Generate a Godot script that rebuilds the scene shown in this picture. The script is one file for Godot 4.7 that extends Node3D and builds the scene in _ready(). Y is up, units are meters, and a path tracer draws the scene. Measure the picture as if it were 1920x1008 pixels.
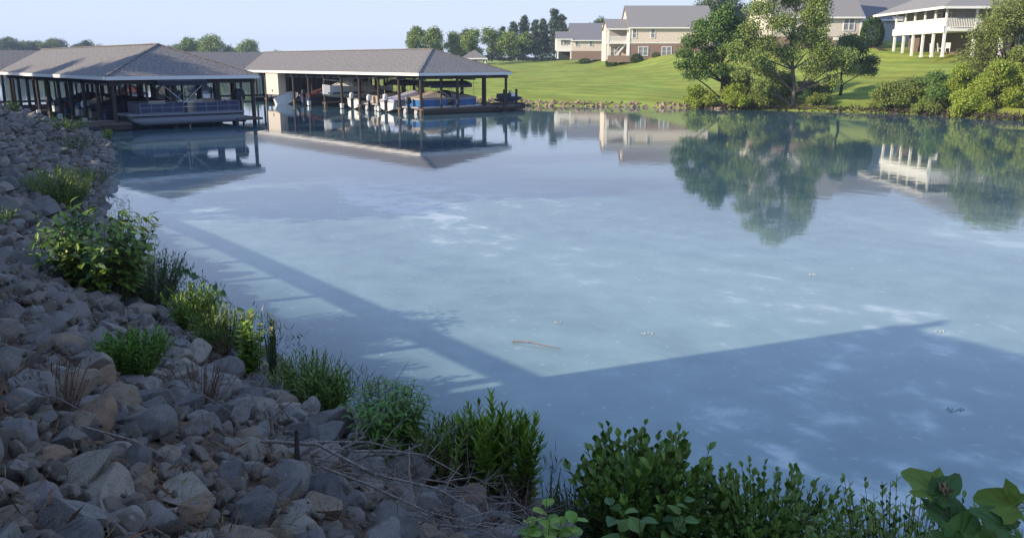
extends Node3D

# ------------------------------------------------------------------ mesh helpers
class Build:
	var v := PackedVector3Array()
	var n := PackedVector3Array()
	var c := PackedColorArray()
	var u := PackedVector2Array()
	var i := PackedInt32Array()
	var col := Color(1, 1, 1)

	func tri(a: Vector3, b: Vector3, d: Vector3) -> void:  # counter-clockwise seen from outside
		var nn := (b - a).cross(d - a).normalized()
		var k := v.size()
		v.append(a); v.append(b); v.append(d)
		for q in 3:
			n.append(nn); c.append(col); u.append(Vector2.ZERO)
		i.append(k); i.append(k + 2); i.append(k + 1)

	func quad(a: Vector3, b: Vector3, d: Vector3, e: Vector3) -> void:
		var nn := (b - a).cross(e - a)
		if nn.length_squared() < 1e-12:
			nn = (d - b).cross(e - b)
		nn = nn.normalized()
		var k := v.size()
		v.append(a); v.append(b); v.append(d); v.append(e)
		for q in 4:
			n.append(nn); c.append(col)
		u.append(Vector2(0, 0)); u.append(Vector2(1, 0)); u.append(Vector2(1, 1)); u.append(Vector2(0, 1))
		i.append(k); i.append(k + 2); i.append(k + 1)
		i.append(k); i.append(k + 3); i.append(k + 2)

	func poly(p: Array) -> void:  # flat convex outline, counter-clockwise from outside
		for k in range(1, p.size() - 1):
			tri(p[0], p[k], p[k + 1])

	func slab(p: Array, down: Vector3) -> void:  # a convex outline with thickness
		poly(p)
		var low := []
		for q in p:
			low.push_front(q + down)
		poly(low)
		for k in p.size():
			var a: Vector3 = p[k]
			var b: Vector3 = p[(k + 1) % p.size()]
			quad(a, a + down, b + down, b)

	func box(at: Vector3, size: Vector3, turn := Basis()) -> void:
		var h := size / 2.0
		var x := turn.x * h.x
		var y := turn.y * h.y
		var z := turn.z * h.z
		quad(at - x - y + z, at + x - y + z, at + x + y + z, at - x + y + z)
		quad(at + x - y - z, at - x - y - z, at - x + y - z, at + x + y - z)
		quad(at + x - y + z, at + x - y - z, at + x + y - z, at + x + y + z)
		quad(at - x - y - z, at - x - y + z, at - x + y + z, at - x + y - z)
		quad(at - x + y + z, at + x + y + z, at + x + y - z, at - x + y - z)
		quad(at - x - y - z, at + x - y - z, at + x - y + z, at - x - y + z)

	func bar(a: Vector3, b: Vector3, wide: float, high: float) -> void:
		var d := (b - a)
		var z := d.normalized()
		var up := Vector3.UP if absf(z.y) < 0.95 else Vector3.RIGHT
		var x := up.cross(z).normalized()
		box((a + b) / 2.0, Vector3(wide, high, d.length()), Basis(x, z.cross(x), z))

	func tube(p: Array, r: Array, sides := 6, closed := true) -> void:
		var rows := []
		var x := Vector3.ZERO
		for k in p.size():
			var d: Vector3 = (p[mini(k + 1, p.size() - 1)] - p[maxi(k - 1, 0)]).normalized()
			if x == Vector3.ZERO:
				x = d.cross(Vector3(0.31, 0.2, 0.93) if absf(d.y) > 0.7 else Vector3.UP).normalized()
			x = (x - d * x.dot(d)).normalized()
			var y := d.cross(x)
			var k0 := v.size()
			for s in sides + 1:
				var a := TAU * s / sides
				var o := x * cos(a) + y * sin(a)
				v.append(p[k] + o * r[k]); n.append(o); c.append(col); u.append(Vector2(float(s) / sides, float(k) / p.size()))
			rows.append(k0)
		for k in p.size() - 1:
			for s in sides:
				var a: int = rows[k] + s
				var b: int = rows[k + 1] + s
				i.append(a); i.append(b); i.append(a + 1)
				i.append(a + 1); i.append(b); i.append(b + 1)
		if closed:
			for e in [0, p.size() - 1]:
				for s in range(1, sides - 1):
					var a: Vector3 = v[rows[e]]
					if e == 0:
						tri(a, v[rows[e] + s + 1], v[rows[e] + s])
					else:
						tri(a, v[rows[e] + s], v[rows[e] + s + 1])

	func loft(rings: Array, caps := true) -> void:  # rings of equal size, flat shaded
		for k in rings.size() - 1:
			var a: Array = rings[k]
			var b: Array = rings[k + 1]
			for s in a.size():
				var t := (s + 1) % a.size()
				quad(a[s], a[t], b[t], b[s])
		if caps:
			var first: Array = rings[0].duplicate()
			first.reverse()
			poly(first)
			poly(rings[-1])

	func blade(base: Vector3, along: Vector3, face: Vector3, length: float, width: float) -> void:  # a small two-triangle leaf
		var side := along.cross(face).normalized() * width * 0.5
		var nn := side.cross(along).normalized()
		var k := v.size()
		var m := base + along * length * 0.45
		v.append(base); v.append(m - side); v.append(base + along * length); v.append(m + side)
		for q in 4:
			n.append(nn); c.append(col); u.append(Vector2.ZERO)
		i.append(k); i.append(k + 1); i.append(k + 2)
		i.append(k); i.append(k + 2); i.append(k + 3)

	func leaf(base: Vector3, along: Vector3, face: Vector3, length: float, width: float, fold := 0.25, droop := 0.15, shape := [0.0, 0.75, 1.0, 0.7, 0.0]) -> void:  # folded along its rib and bent
		var side := along.cross(face).normalized()
		var up := side.cross(along).normalized()
		var rows := shape.size() - 1
		var last: Array
		for k in rows + 1:
			var t := float(k) / rows
			var m := base + along * length * t - up * length * droop * t * t
			var w: float = width * 0.5 * shape[k]
			var row := [m - side * w + up * w * fold, m, m + side * w + up * w * fold]
			if k > 0:
				quad(last[0], last[1], row[1], row[0])
				quad(last[1], last[2], row[2], row[1])
			last = row

	func done() -> ArrayMesh:
		var a := []
		a.resize(Mesh.ARRAY_MAX)
		a[Mesh.ARRAY_VERTEX] = v
		a[Mesh.ARRAY_NORMAL] = n
		a[Mesh.ARRAY_COLOR] = c
		a[Mesh.ARRAY_TEX_UV] = u
		a[Mesh.ARRAY_INDEX] = i
		var m := ArrayMesh.new()
		m.add_surface_from_arrays(Mesh.PRIMITIVE_TRIANGLES, a)
		return m

var rng := RandomNumberGenerator.new()
var M := {}
var taken := {}

func R(a := 0.0, b := 1.0) -> float:
	return rng.randf_range(a, b)

func P(x: float, h: float, d: float) -> Vector3:  # metres to the right, up, and away over the water
	return Vector3(x, h, -d)

func obj(called: String, b, m: Material, parent: Node = self) -> MeshInstance3D:
	var o := MeshInstance3D.new()
	o.name = called
	o.mesh = b.done() if b is Build else b
	o.material_override = m
	parent.add_child(o, true)
	return o

func tag(o: Node, label: String, category: String, group := "") -> Node:
	o.set_meta("label", label)
	o.set_meta("category", category)
	if group:
		o.set_meta("group", group)
	return o

func thing(called: String, label: String, category: String, at := Vector3.ZERO, turn := 0.0, group := "") -> Node3D:
	var o := Node3D.new()
	if taken.has(called):
		taken[called] += 1
		o.name = "%s_%03d" % [called, taken[called]]
	else:
		taken[called] = 0
		o.name = called
	add_child(o)
	o.position = at
	o.rotation.y = turn
	tag(o, label, category, group)
	return o

func structure(o: Node) -> Node:
	o.set_meta("kind", "structure")
	return o

func lin(r: float, g: float, b: float) -> Color:
	return Color(r, g, b).linear_to_srgb()

func noise(seed_: int, freq: float, a: Color, b: Color, size := 256, octaves := 4, mid := 0.0) -> NoiseTexture2D:
	var f := FastNoiseLite.new()
	f.seed = seed_
	f.frequency = freq
	f.fractal_octaves = octaves
	var t := NoiseTexture2D.new()
	t.width = size
	t.height = size
	t.seamless = true
	t.noise = f
	var g := Gradient.new()
	g.offsets = PackedFloat32Array([0.15 + mid, 0.85 - mid])
	g.colors = PackedColorArray([a, b])
	t.color_ramp = g
	return t

func mat(r: float, g: float, b: float, rough := 0.8, vary := 0.0, scale := 1.0, bump := 0.0, freq := 0.03) -> StandardMaterial3D:
	var m := StandardMaterial3D.new()
	m.albedo_color = lin(r, g, b)
	m.roughness = rough
	m.metallic_specular = 0.35
	if vary > 0.0:
		var key := "n%.2f_%.3f" % [vary, freq]
		if not M.has(key):
			M[key] = noise(7, freq, Color(1 - vary, 1 - vary, 1 - vary), Color(1, 1, 1), 256, 5)
		m.albedo_texture = M[key]
		m.uv1_triplanar = true
		m.uv1_world_triplanar = true
		m.uv1_scale = Vector3.ONE * scale
		if bump > 0.0:
			m.heightmap_enabled = true
			m.heightmap_texture = M[key]
			m.heightmap_scale = bump
	return m

func leafy(r: float, g: float, b: float, through := 0.35) -> StandardMaterial3D:  # times the vertex colour
	var m := mat(1, 1, 1, 0.42)
	m.albedo_color = lin(r * 1.35, g * 1.3, b * 1.15)
	m.vertex_color_use_as_albedo = true
	m.backlight_enabled = true
	m.backlight = lin(r * through * 1.3, g * through * 1.5, b * through * 0.7)
	return m

func dirn() -> Vector3:
	var z := R(-1, 1)
	var a := R(0, TAU)
	var q := sqrt(1 - z * z)
	return Vector3(q * cos(a), z, q * sin(a))

# ------------------------------------------------------------------ the near bank
var shore := [Vector2(30, -29), Vector2(8, -1.8), Vector2(4, 3.1), Vector2(1.5, 6.2), Vector2(0, 8.05), Vector2(-1.05, 9.2), Vector2(-1.92, 9.95), Vector2(-2.44, 10.28), Vector2(-3.57, 11.84), Vector2(-5.16, 13.74), Vector2(-7.12, 16.31), Vector2(-9.92, 20.45), Vector2(-12.93, 25.52), Vector2(-15, 30.1), Vector2(-17.74, 36.6), Vector2(-22.55, 46.51), Vector2(-26.5, 53.2), Vector2(-30, 54.5), Vector2(-40, 53.5), Vector2(-60, 56), Vector2(-80, 67), Vector2(-140, 78)]
var far_shore := [Vector2(150, 20), Vector2(80, 48), Vector2(52, 58.5), Vector2(40.83, 65.4), Vector2(38.56, 67.4), Vector2(36.7, 70.7), Vector2(35.5, 74.3), Vector2(31.9, 76.9), Vector2(26.9, 79.7), Vector2(21.2, 81.9), Vector2(17.5, 84.2), Vector2(9, 86.7), Vector2(0.9, 89.3), Vector2(-12, 106), Vector2(-24, 122), Vector2(-35, 150), Vector2(-52, 200), Vector2(-80, 330)]

func from_shore(line: Array, p: Vector2, sign_: float) -> float:  # metres inland
	var best := 1e9
	var side := 1.0
	for k in line.size() - 1:
		var a: Vector2 = line[k]
		var w: Vector2 = line[k + 1] - a
		var q := a + w * clampf((p - a).dot(w) / w.length_squared(), 0, 1)
		var l := p.distance_to(q)
		if l < best - 1e-6:
			best = l
			side = signf(w.cross(p - a))
	return best * side * sign_

func bank(x: float, d: float) -> float:
	var q := from_shore(shore, Vector2(x, d), 1.0)
	return minf(lerpf(0.56, 0.42, smoothstep(14, 36, d)) * q, 2.9)

var hill_noise := FastNoiseLite.new()

func lawn(x: float, d: float) -> float:
	var q := from_shore(far_shore, Vector2(x, d), -1.0)
	if q < 0.0:
		return q * 0.4
	var steep := lerpf(0.062, 0.155, smoothstep(16, 42, x))
	var top := lerpf(5.15, 7.2, smoothstep(22, 42, x))
	top -= 1.7 * smoothstep(45, 48, x) * (1.0 - smoothstep(108, 122, d))
	var h := 0.45 * smoothstep(0.0, 1.2, q) + steep * q
	var soft := 1.2
	return lerpf(h, top, smoothstep(top - soft, top + soft * 1.3, h)) if h < top + soft * 1.3 else top

func ground_grid(x0: float, x1: float, d0: float, d1: float, nx: int, nd: int, height: Callable, rough: float, uv_scale: float, low := -1.5) -> Build:
	var b := Build.new()
	var hs := PackedFloat32Array()
	for a in nx + 1:
		for e in nd + 1:
			var x := lerpf(x0, x1, float(a) / nx)
			var d := lerpf(d0, d1, float(e) / nd)
			hs.append(maxf(height.call(x, d), low) + hill_noise.get_noise_2d(x * 6, d * 6) * rough)
	for a in nx + 1:
		for e in nd + 1:
			var x := lerpf(x0, x1, float(a) / nx)
			var d := lerpf(d0, d1, float(e) / nd)
			var k := a * (nd + 1) + e
			b.v.append(Vector3(x, hs[k], -d))
			var gx := (hs[mini(a + 1, nx) * (nd + 1) + e] - hs[maxi(a - 1, 0) * (nd + 1) + e]) / ((x1 - x0) / nx * 2)
			var gd := (hs[a * (nd + 1) + mini(e + 1, nd)] - hs[a * (nd + 1) + maxi(e - 1, 0)]) / ((d1 - d0) / nd * 2)
			b.n.append(Vector3(-gx, 1, gd).normalized())
			b.c.append(Color.WHITE)
			b.u.append(Vector2(x, d) * uv_scale)
	for a in nx:
		for e in nd:
			var k := a * (nd + 1) + e
			if maxf(maxf(hs[k], hs[k + 1]), maxf(hs[k + nd + 1], hs[k + nd + 2])) <= low + 0.3:
				continue
			b.i.append_array([k, k + 1, k + nd + 1, k + 1, k + nd + 2, k + nd + 1])
	return b

# ------------------------------------------------------------------ rocks
func ico(times: int) -> Array:
	var t := (1.0 + sqrt(5.0)) / 2.0
	var v := [Vector3(-1, t, 0), Vector3(1, t, 0), Vector3(-1, -t, 0), Vector3(1, -t, 0), Vector3(0, -1, t), Vector3(0, 1, t), Vector3(0, -1, -t), Vector3(0, 1, -t), Vector3(t, 0, -1), Vector3(t, 0, 1), Vector3(-t, 0, -1), Vector3(-t, 0, 1)]
	for k in v.size():
		v[k] = v[k].normalized()
	var f := [[0, 11, 5], [0, 5, 1], [0, 1, 7], [0, 7, 10], [0, 10, 11], [1, 5, 9], [5, 11, 4], [11, 10, 2], [10, 7, 6], [7, 1, 8], [3, 9, 4], [3, 4, 2], [3, 2, 6], [3, 6, 8], [3, 8, 9], [4, 9, 5], [2, 4, 11], [6, 2, 10], [8, 6, 7], [9, 8, 1]]
	for q in times:
		var g := []
		var mids := {}
		for w in f:
			var m := []
			for k in 3:
				var a: int = w[k]
				var b: int = w[(k + 1) % 3]
				var key := mini(a, b) * 100000 + maxi(a, b)
				if not mids.has(key):
					mids[key] = v.size()
					v.append(((v[a] + v[b]) / 2.0).normalized())
				m.append(mids[key])
			g.append_array([[w[0], m[0], m[2]], [w[1], m[1], m[0]], [w[2], m[2], m[1]], [m[0], m[1], m[2]]])
		f = g
	return [v, f]

func rock_mesh(detail: int, seed_: int) -> Build:
	var r := RandomNumberGenerator.new()
	r.seed = seed_
	var s := ico(detail)
	var v: Array = s[0]
	var planes := []
	for k in 9:
		var nn := Vector3(r.randfn(), r.randfn() * 0.8, r.randfn()).normalized()
		planes.append([nn, r.randf_range(0.42, 0.8)])
	planes.append([Vector3(r.randf_range(-0.25, 0.25), 1, r.randf_range(-0.25, 0.25)).normalized(), r.randf_range(0.4, 0.62)])
	for k in v.size():
		var p: Vector3 = v[k]
		for pl in planes:
			var over: float = p.dot(pl[0]) - pl[1]
			if over > 0.0:
				p -= pl[0] * over * 0.97
		v[k] = p + p.normalized() * hill_noise.get_noise_3dv(p * 90.0 + Vector3.ONE * seed_ * 17) * 0.05
	var b := Build.new()
	for w in s[1]:
		var g := 1.0 + 0.55 * hill_noise.get_noise_3dv((v[w[0]] + v[w[1]]) * 55.0 + Vector3.ONE * seed_ * 31) + r.randf_range(-0.07, 0.07)
		b.col = Color(g, g, g)
		b.tri(v[w[0]], v[w[1]], v[w[2]])
	# soften the shading a little across shallow joints
	var acc := {}
	for k in b.v.size():
		var key := Vector3i(b.v[k] * 4096.0)
		acc[key] = acc.get(key, Vector3.ZERO) + b.n[k]
	for k in b.v.size():
		var m: Vector3 = acc[Vector3i(b.v[k] * 4096.0)].normalized()
		if m.dot(b.n[k]) > 0.93:
			b.n[k] = b.n[k].lerp(m, 0.75).normalized()
	return b

func build_bank() -> void:
	var soil := mat(0.17, 0.115, 0.08, 0.95, 0.55, 0.9, 2.0, 0.05)
	var ground := obj("riprap_bank", ground_grid(-75, 32, -30, 58, 214, 176, bank, 0.06, 0.1), soil)
	structure(ground)
	var meshes := []
	for k in 14:
		meshes.append(rock_mesh(3, 40 + k).done())
	var tones := []
	for t in [[0.268, 0.246, 0.228], [0.335, 0.302, 0.27], [0.185, 0.174, 0.168], [0.37, 0.318, 0.255], [0.32, 0.25, 0.18], [0.32, 0.22, 0.145], [0.222, 0.204, 0.188]]:
		var m := mat(t[0], t[1], t[2], 0.92, 0.38, 1.0, 0.35, 0.07)
		m.uv1_world_triplanar = false
		m.uv1_scale = Vector3.ONE * 1.3
		m.vertex_color_use_as_albedo = true
		tones.append(m)
	# scatter with spacing
	var cells := {}
	var spots := []
	var tries := 52000
	for k in tries:
		var d := 1.6 + 53.0 * pow(R(), 1.7)
		var x := R(-0.85 * d - 1.0, 5.5) if d < 10 else R(-0.72 * d - 1.0, -0.2 * d)
		var q := from_shore(shore, Vector2(x, d), 1.0)
		if q < -0.35 or q > 9.0 or (q > 5.6 and d < 14):
			continue
		var size := clampf(exp(rng.randfn() * 0.36) * lerpf(0.145, 0.21, smoothstep(6, 20, d)), 0.065, lerpf(0.185, 0.36, smoothstep(4, 11, d)))
		if d < 7 and x < -0.4 and hill_noise.get_noise_2d(x * 40 + 70, d * 40) > 0.16 and R() < 0.8:
			continue
		var c := Vector2i(floori(x / 0.5), floori(d / 0.5))
		var free := true
		for a in range(-1, 2):
			for e in range(-1, 2):
				for o in cells.get(c + Vector2i(a, e), []):
					if Vector2(x, d).distance_to(Vector2(o.x, o.y)) < (size + o.z) * 0.7:
						free = false
						break
				if not free: break
			if not free: break
		if not free:
			continue
		if not cells.has(c):
			cells[c] = []
		cells[c].append(Vector3(x, d, size))
		spots.append([x, d, size])
	# the 300 that show largest stand alone, the rest is one mass
	spots.sort_custom(func(a, b): return shown(a) > shown(b))
	var rest := []
	for k in spots.size():
		var s: Array = spots[k]
		var turn := Basis(Vector3.UP, R(0, TAU))
		turn = Basis(dirn(), R(0, 0.55)) * turn
		turn = Basis(Vector3(0.62, 0, 0.78).normalized(), R(0.05, 0.5)) * turn
		var t := Transform3D(turn * Basis.from_scale(Vector3(R(0.95, 1.55), R(0.62, 0.95), R(0.85, 1.2)) * s[2]), P(s[0], bank(s[0], s[1]) + s[2] * R(0.02, 0.28), s[1]))
		if k < 300:
			var o := MeshInstance3D.new()
			o.name = "rock"
			o.mesh = meshes[k % 14]
			var brown: float = 0.5 if s[0] < -0.2 and s[1] < 6.5 and s[1] > 3.2 else 0.08
			o.material_override = tones[4 + rng.randi() % 2] if R() < brown * 0.45 else tones[[0, 1, 2, 3, 6][rng.randi() % 5]]
			o.transform = t
			ground.add_child(o, true)
		else:
			rest.append(t)
	var mm := MultiMesh.new()
	mm.transform_format = MultiMesh.TRANSFORM_3D
	mm.use_colors = true
	mm.mesh = rock_mesh(2, 91).done()
	mm.instance_count = rest.size()
	for k in rest.size():
		mm.set_instance_transform(k, rest[k])
		var g := R(0.65, 1.25)
		mm.set_instance_color(k, Color(g * R(0.95, 1.08), g, g * R(0.92, 1.06)))
	var o := MultiMeshInstance3D.new()
	o.name = "loose_rocks"
	o.multimesh = mm
	var rm := mat(0.268, 0.247, 0.228, 0.9, 0.38, 1.3, 0.35, 0.07)
	rm.uv1_world_triplanar = false
	rm.vertex_color_use_as_albedo = true
	o.material_override = rm
	o.set_meta("kind", "stuff")
	ground.add_child(o)
	# small stones and leaf litter between the rocks
	var chips := MultiMesh.new()
	chips.transform_format = MultiMesh.TRANSFORM_3D
	chips.use_colors = true
	chips.mesh = rock_mesh(1, 5).done()
	chips.instance_count = 14000
	for k in 14000:
		var d := 1.8 + 16.0 * pow(R(), 1.6)
		var x := R(-0.8 * d - 0.5, 4.0 if d < 9 else -0.1 * d)
		var s := R(0.02, 0.045) if R() < 0.7 else R(0.045, 0.085)
		chips.set_instance_transform(k, Transform3D(Basis(dirn(), R(0, TAU)) * Basis.from_scale(Vector3(1.3, 0.7, 1) * s), P(x, bank(x, d) + R(0, 0.06), d)))
		chips.set_instance_color(k, Color(1.05, 0.95, 0.85) * R(0.55, 1.1))
	var co := MultiMeshInstance3D.new()
	co.name = "gravel"
	co.multimesh = chips
	co.material_override = rm
	co.set_meta("kind", "stuff")
	ground.add_child(co)
	# dead grass and leaf litter caught between the stones
	var litter := Build.new()
	for k in 11000:
		var d := 2.2 + 9.0 * pow(R(), 1.5)
		var x := R(-0.72 * d, 1.5 if d < 8 else -1.0)
		if hill_noise.get_noise_2d(x * 40 + 70, d * 40) < 0.0:
			continue
		var h := bank(x, d)
		litter.col = Color(R(0.7, 1.3), R(0.7, 1.1), R(0.6, 1.0))
		var a := Vector3(R(-1, 1), R(-0.1, 0.9), R(-1, 1)).normalized()
		litter.blade(P(x, h + R(0.02, 0.12), d), a, dirn(), R(0.05, 0.17), R(0.003, 0.008) if R() < 0.8 else 0.016)
	var lm := mat(0.2, 0.135, 0.085, 0.9)
	lm.vertex_color_use_as_albedo = true
	var lo := obj("dry_grass", litter, lm, ground)
	lo.set_meta("kind", "stuff")

func shown(s: Array) -> float:
	var across: float = absf(s[0]) / maxf(s[1], 0.5)
	return s[2] / s[1] * (1.0 if across < 0.62 and s[1] > 3.0 else 0.15)

# ------------------------------------------------------------------ water
func build_water() -> void:
	var side := 1400
	var im := Image.create(side, side, false, Image.FORMAT_RGB8)
	var f1 := FastNoiseLite.new(); f1.seed = 3; f1.frequency = 0.055; f1.fractal_octaves = 5
	f1.domain_warp_enabled = true; f1.domain_warp_amplitude = 9.0; f1.domain_warp_frequency = 0.06
	var f2 := FastNoiseLite.new(); f2.seed = 12; f2.frequency = 0.9; f2.fractal_octaves = 4
	var f3 := FastNoiseLite.new(); f3.seed = 21; f3.frequency = 0.02; f3.fractal_octaves = 3
	var f4 := FastNoiseLite.new(); f4.seed = 77; f4.frequency = 4.5; f4.fractal_octaves = 2
	var bytes := PackedByteArray()
	bytes.resize(side * side * 3)
	var along := Vector2(-0.6, 0.8)
	var over := Vector2(0.8, 0.6)
	# film: a pale bloom of pollen, thicker in drifts that lie along the shore
	for yy in side:
		for xx in side:
			var p := Vector2(-26.0 + 60.0 * xx / side, 62.0 - 60.0 * yy / side)
			var s := p.dot(along)
			var t := p.dot(over)
			var a := f1.get_noise_2d(s * 0.45, t * 1.5)
			var g := f2.get_noise_2d(p.x, p.y)
			var wide := f3.get_noise_2d(p.x, p.y)
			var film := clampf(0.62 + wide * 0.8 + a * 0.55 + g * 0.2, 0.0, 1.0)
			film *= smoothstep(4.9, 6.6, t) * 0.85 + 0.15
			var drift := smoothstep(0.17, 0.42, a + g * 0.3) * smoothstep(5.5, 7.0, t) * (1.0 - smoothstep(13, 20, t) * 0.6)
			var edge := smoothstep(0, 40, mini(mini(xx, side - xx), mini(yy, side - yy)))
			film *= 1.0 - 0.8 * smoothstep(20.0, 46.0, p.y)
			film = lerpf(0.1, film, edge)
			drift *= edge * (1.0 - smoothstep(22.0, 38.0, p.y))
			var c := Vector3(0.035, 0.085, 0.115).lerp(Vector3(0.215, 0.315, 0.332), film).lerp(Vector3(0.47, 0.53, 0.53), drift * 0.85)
			if f4.get_noise_2d(p.x, p.y) > 0.66 and edge > 0.9:
				c = c.lerp(Vector3(0.45, 0.5, 0.49), 0.35)
			var k := (yy * side + xx) * 3
			bytes[k] = int(255.0 * pow(c.x, 0.4545)); bytes[k + 1] = int(255.0 * pow(c.y, 0.4545)); bytes[k + 2] = int(255.0 * pow(c.z, 0.4545))
	im = Image.create_from_data(side, side, false, Image.FORMAT_RGB8, bytes)
	var rn := FastNoiseLite.new(); rn.seed = 5; rn.frequency = 0.05; rn.fractal_octaves = 3
	var rt := NoiseTexture2D.new(); rt.width = 1024; rt.height = 1024; rt.seamless = true; rt.noise = rn; rt.as_normal_map = true; rt.bump_strength = 1.0
	for near in [true, false]:
		var m := StandardMaterial3D.new()
		if near:
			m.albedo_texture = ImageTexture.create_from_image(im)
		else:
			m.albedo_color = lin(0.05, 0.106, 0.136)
		m.roughness = 0.04
		m.metallic_specular = 0.44
		m.normal_enabled = true
		m.normal_texture = rt
		m.normal_scale = 0.028
		var b := Build.new()
		for xs in [[-900, -26], [-26, 34], [34, 500]]:
			for ds in [[-40, 2], [2, 62], [62, 1100]]:
				if (xs[0] == -26 and ds[0] == 2) != near:
					continue
				var k := b.v.size()
				for q in [[0, 0], [1, 0], [1, 1], [0, 1]]:
					var x: float = xs[q[0]]
					var d: float = ds[q[1]]
					b.v.append(P(x, 0, d)); b.n.append(Vector3.UP); b.c.append(Color.WHITE)
					b.u.append(Vector2((x + 26.0) / 60.0, (62.0 - d) / 60.0))
				b.i.append_array([k, k + 2, k + 1, k, k + 3, k + 2])
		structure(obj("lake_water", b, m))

# ------------------------------------------------------------------ trees
func spray(b: Build, at: Vector3, count: int, spread: float, length: float, width: float, shade: float) -> void:
	for k in count:
		var s := shade * R(0.72, 1.28)
		b.col = Color(s * R(0.85, 1.2), s, s * R(0.7, 1.1))
		var o := dirn() * spread * R(0.2, 1.0)
		var a := (dirn() + Vector3(0, -0.35, 0)).normalized()
		b.blade(at + o, a, (dirn() + Vector3.UP * 0.8).normalized(), length * R(0.7, 1.2), width * R(0.7, 1.2))

# clumps: [x, height, depth, radius across, radius up]; trunk runs along the path
func tree(called: String, label: String, at: Vector3, path: Array, girth: float, clumps: Array, sprays: int, per: int, size: float, lm: Material, bark: Material, group := "", category := "tree") -> Node3D:
	var o := thing(called, label, category, at, 0.0, group)
	var w := Build.new()
	var rr := []
	for k in path.size():
		rr.append(girth * lerpf(1.0, 0.3, float(k) / (path.size() - 1)))
	w.tube(path, rr, 8)
	var leaves := Build.new()
	var total := 0.0
	for c in clumps:
		total += c[3] * c[3]
	for c in clumps:
		var mid := Vector3(c[0], c[1], c[2])
		# a limb from the trunk to the clump, then twigs inside it
		var best := 0
		for k in path.size():
			var q: Vector3 = path[k]
			if q.y < mid.y - absf(Vector2(mid.x - q.x, mid.z - q.z).length()) * 0.35:
				best = k
		var from: Vector3 = path[best]
		var bend = from.lerp(mid, 0.5) + Vector3(R(-0.3, 0.3), R(0.0, 0.4), R(-0.3, 0.3)) * c[3] * 0.5
		var r0: float = rr[best] * 0.5
		w.tube([from, bend, mid], [r0, r0 * 0.6, r0 * 0.28], 5, false)
		for k in 7:
			var e := mid + Vector3(dirn().x * c[3], dirn().y * c[4], dirn().z * c[3]) * 0.85
			w.tube([mid.lerp(bend, R(0, 0.4)), mid.lerp(e, 0.6) + dirn() * 0.08 * c[3], e], [r0 * 0.26, r0 * 0.16, r0 * 0.06], 4, false)
		var n := int(sprays * c[3] * c[3] / total)
		var tone := R(0.82, 1.2)
		for k in n:
			var d := dirn()
			var f := pow(R(), 0.4)
			f *= 1.0 + 0.35 * hill_noise.get_noise_3dv((mid + d * c[3]) * 60.0 / maxf(c[3], 0.6))
			spray(leaves, mid + Vector3(d.x * c[3], d.y * c[4], d.z * c[3]) * f, per, size * 1.6, size, size * 0.55, tone)
	obj("trunk", w, bark, o)
	obj("crown", leaves, lm, o)
	return o

func auto_clumps(n: int, wide: float, low: float, high: float, r: float, shape: Callable) -> Array:
	var a := []
	for k in n:
		var t := (k + R(0.1, 0.9)) / n
		var h := lerpf(low, high, t)
		var reach: float = wide * shape.call(t)
		var ang := R(0, TAU)
		var f := sqrt(R(0.05, 1.0))
		var rr := r * R(0.75, 1.25)
		a.append([cos(ang) * reach * f, h, sin(ang) * reach * f, rr, rr * 0.75])
	return a

func conifer(label: String, at: Vector3, high: float, wide: float, lm: Material, group: String) -> void:
	var o := thing("pine_tree", label, "tree", at, R(0, TAU), group)
	var w := Build.new()
	w.tube([Vector3.ZERO, Vector3(0.1, high * 0.5, 0), Vector3(0, high, 0)], [high * 0.018, high * 0.012, 0.03], 6)
	var b := Build.new()
	var layers := int(high * 2.0)
	for k in layers:
		var t := pow(float(k) / layers, 0.9)
		var h := lerpf(high * 0.16, high * 0.98, t)
		var reach := wide * (pow(1.0 - t, 0.6) * R(0.5, 1.2)) + 0.45
		for j in 6:
			var a := R(0, TAU)
			var out := Vector3(cos(a), R(-0.15, 0.3), sin(a))
			var l := reach * R(0.55, 1.1)
			w.tube([Vector3(0, h, 0), Vector3(0, h, 0) + out * l], [0.05, 0.015], 3, false)
			for q in int(5 + l * 7):
				spray(b, Vector3(0, h, 0) + out * l * R(0.25, 1.0), 3, 0.35, 0.62, 0.2, R(0.8, 1.2))
	obj("trunk", w, M.bark, o)
	obj("crown", b, lm, o)

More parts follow.
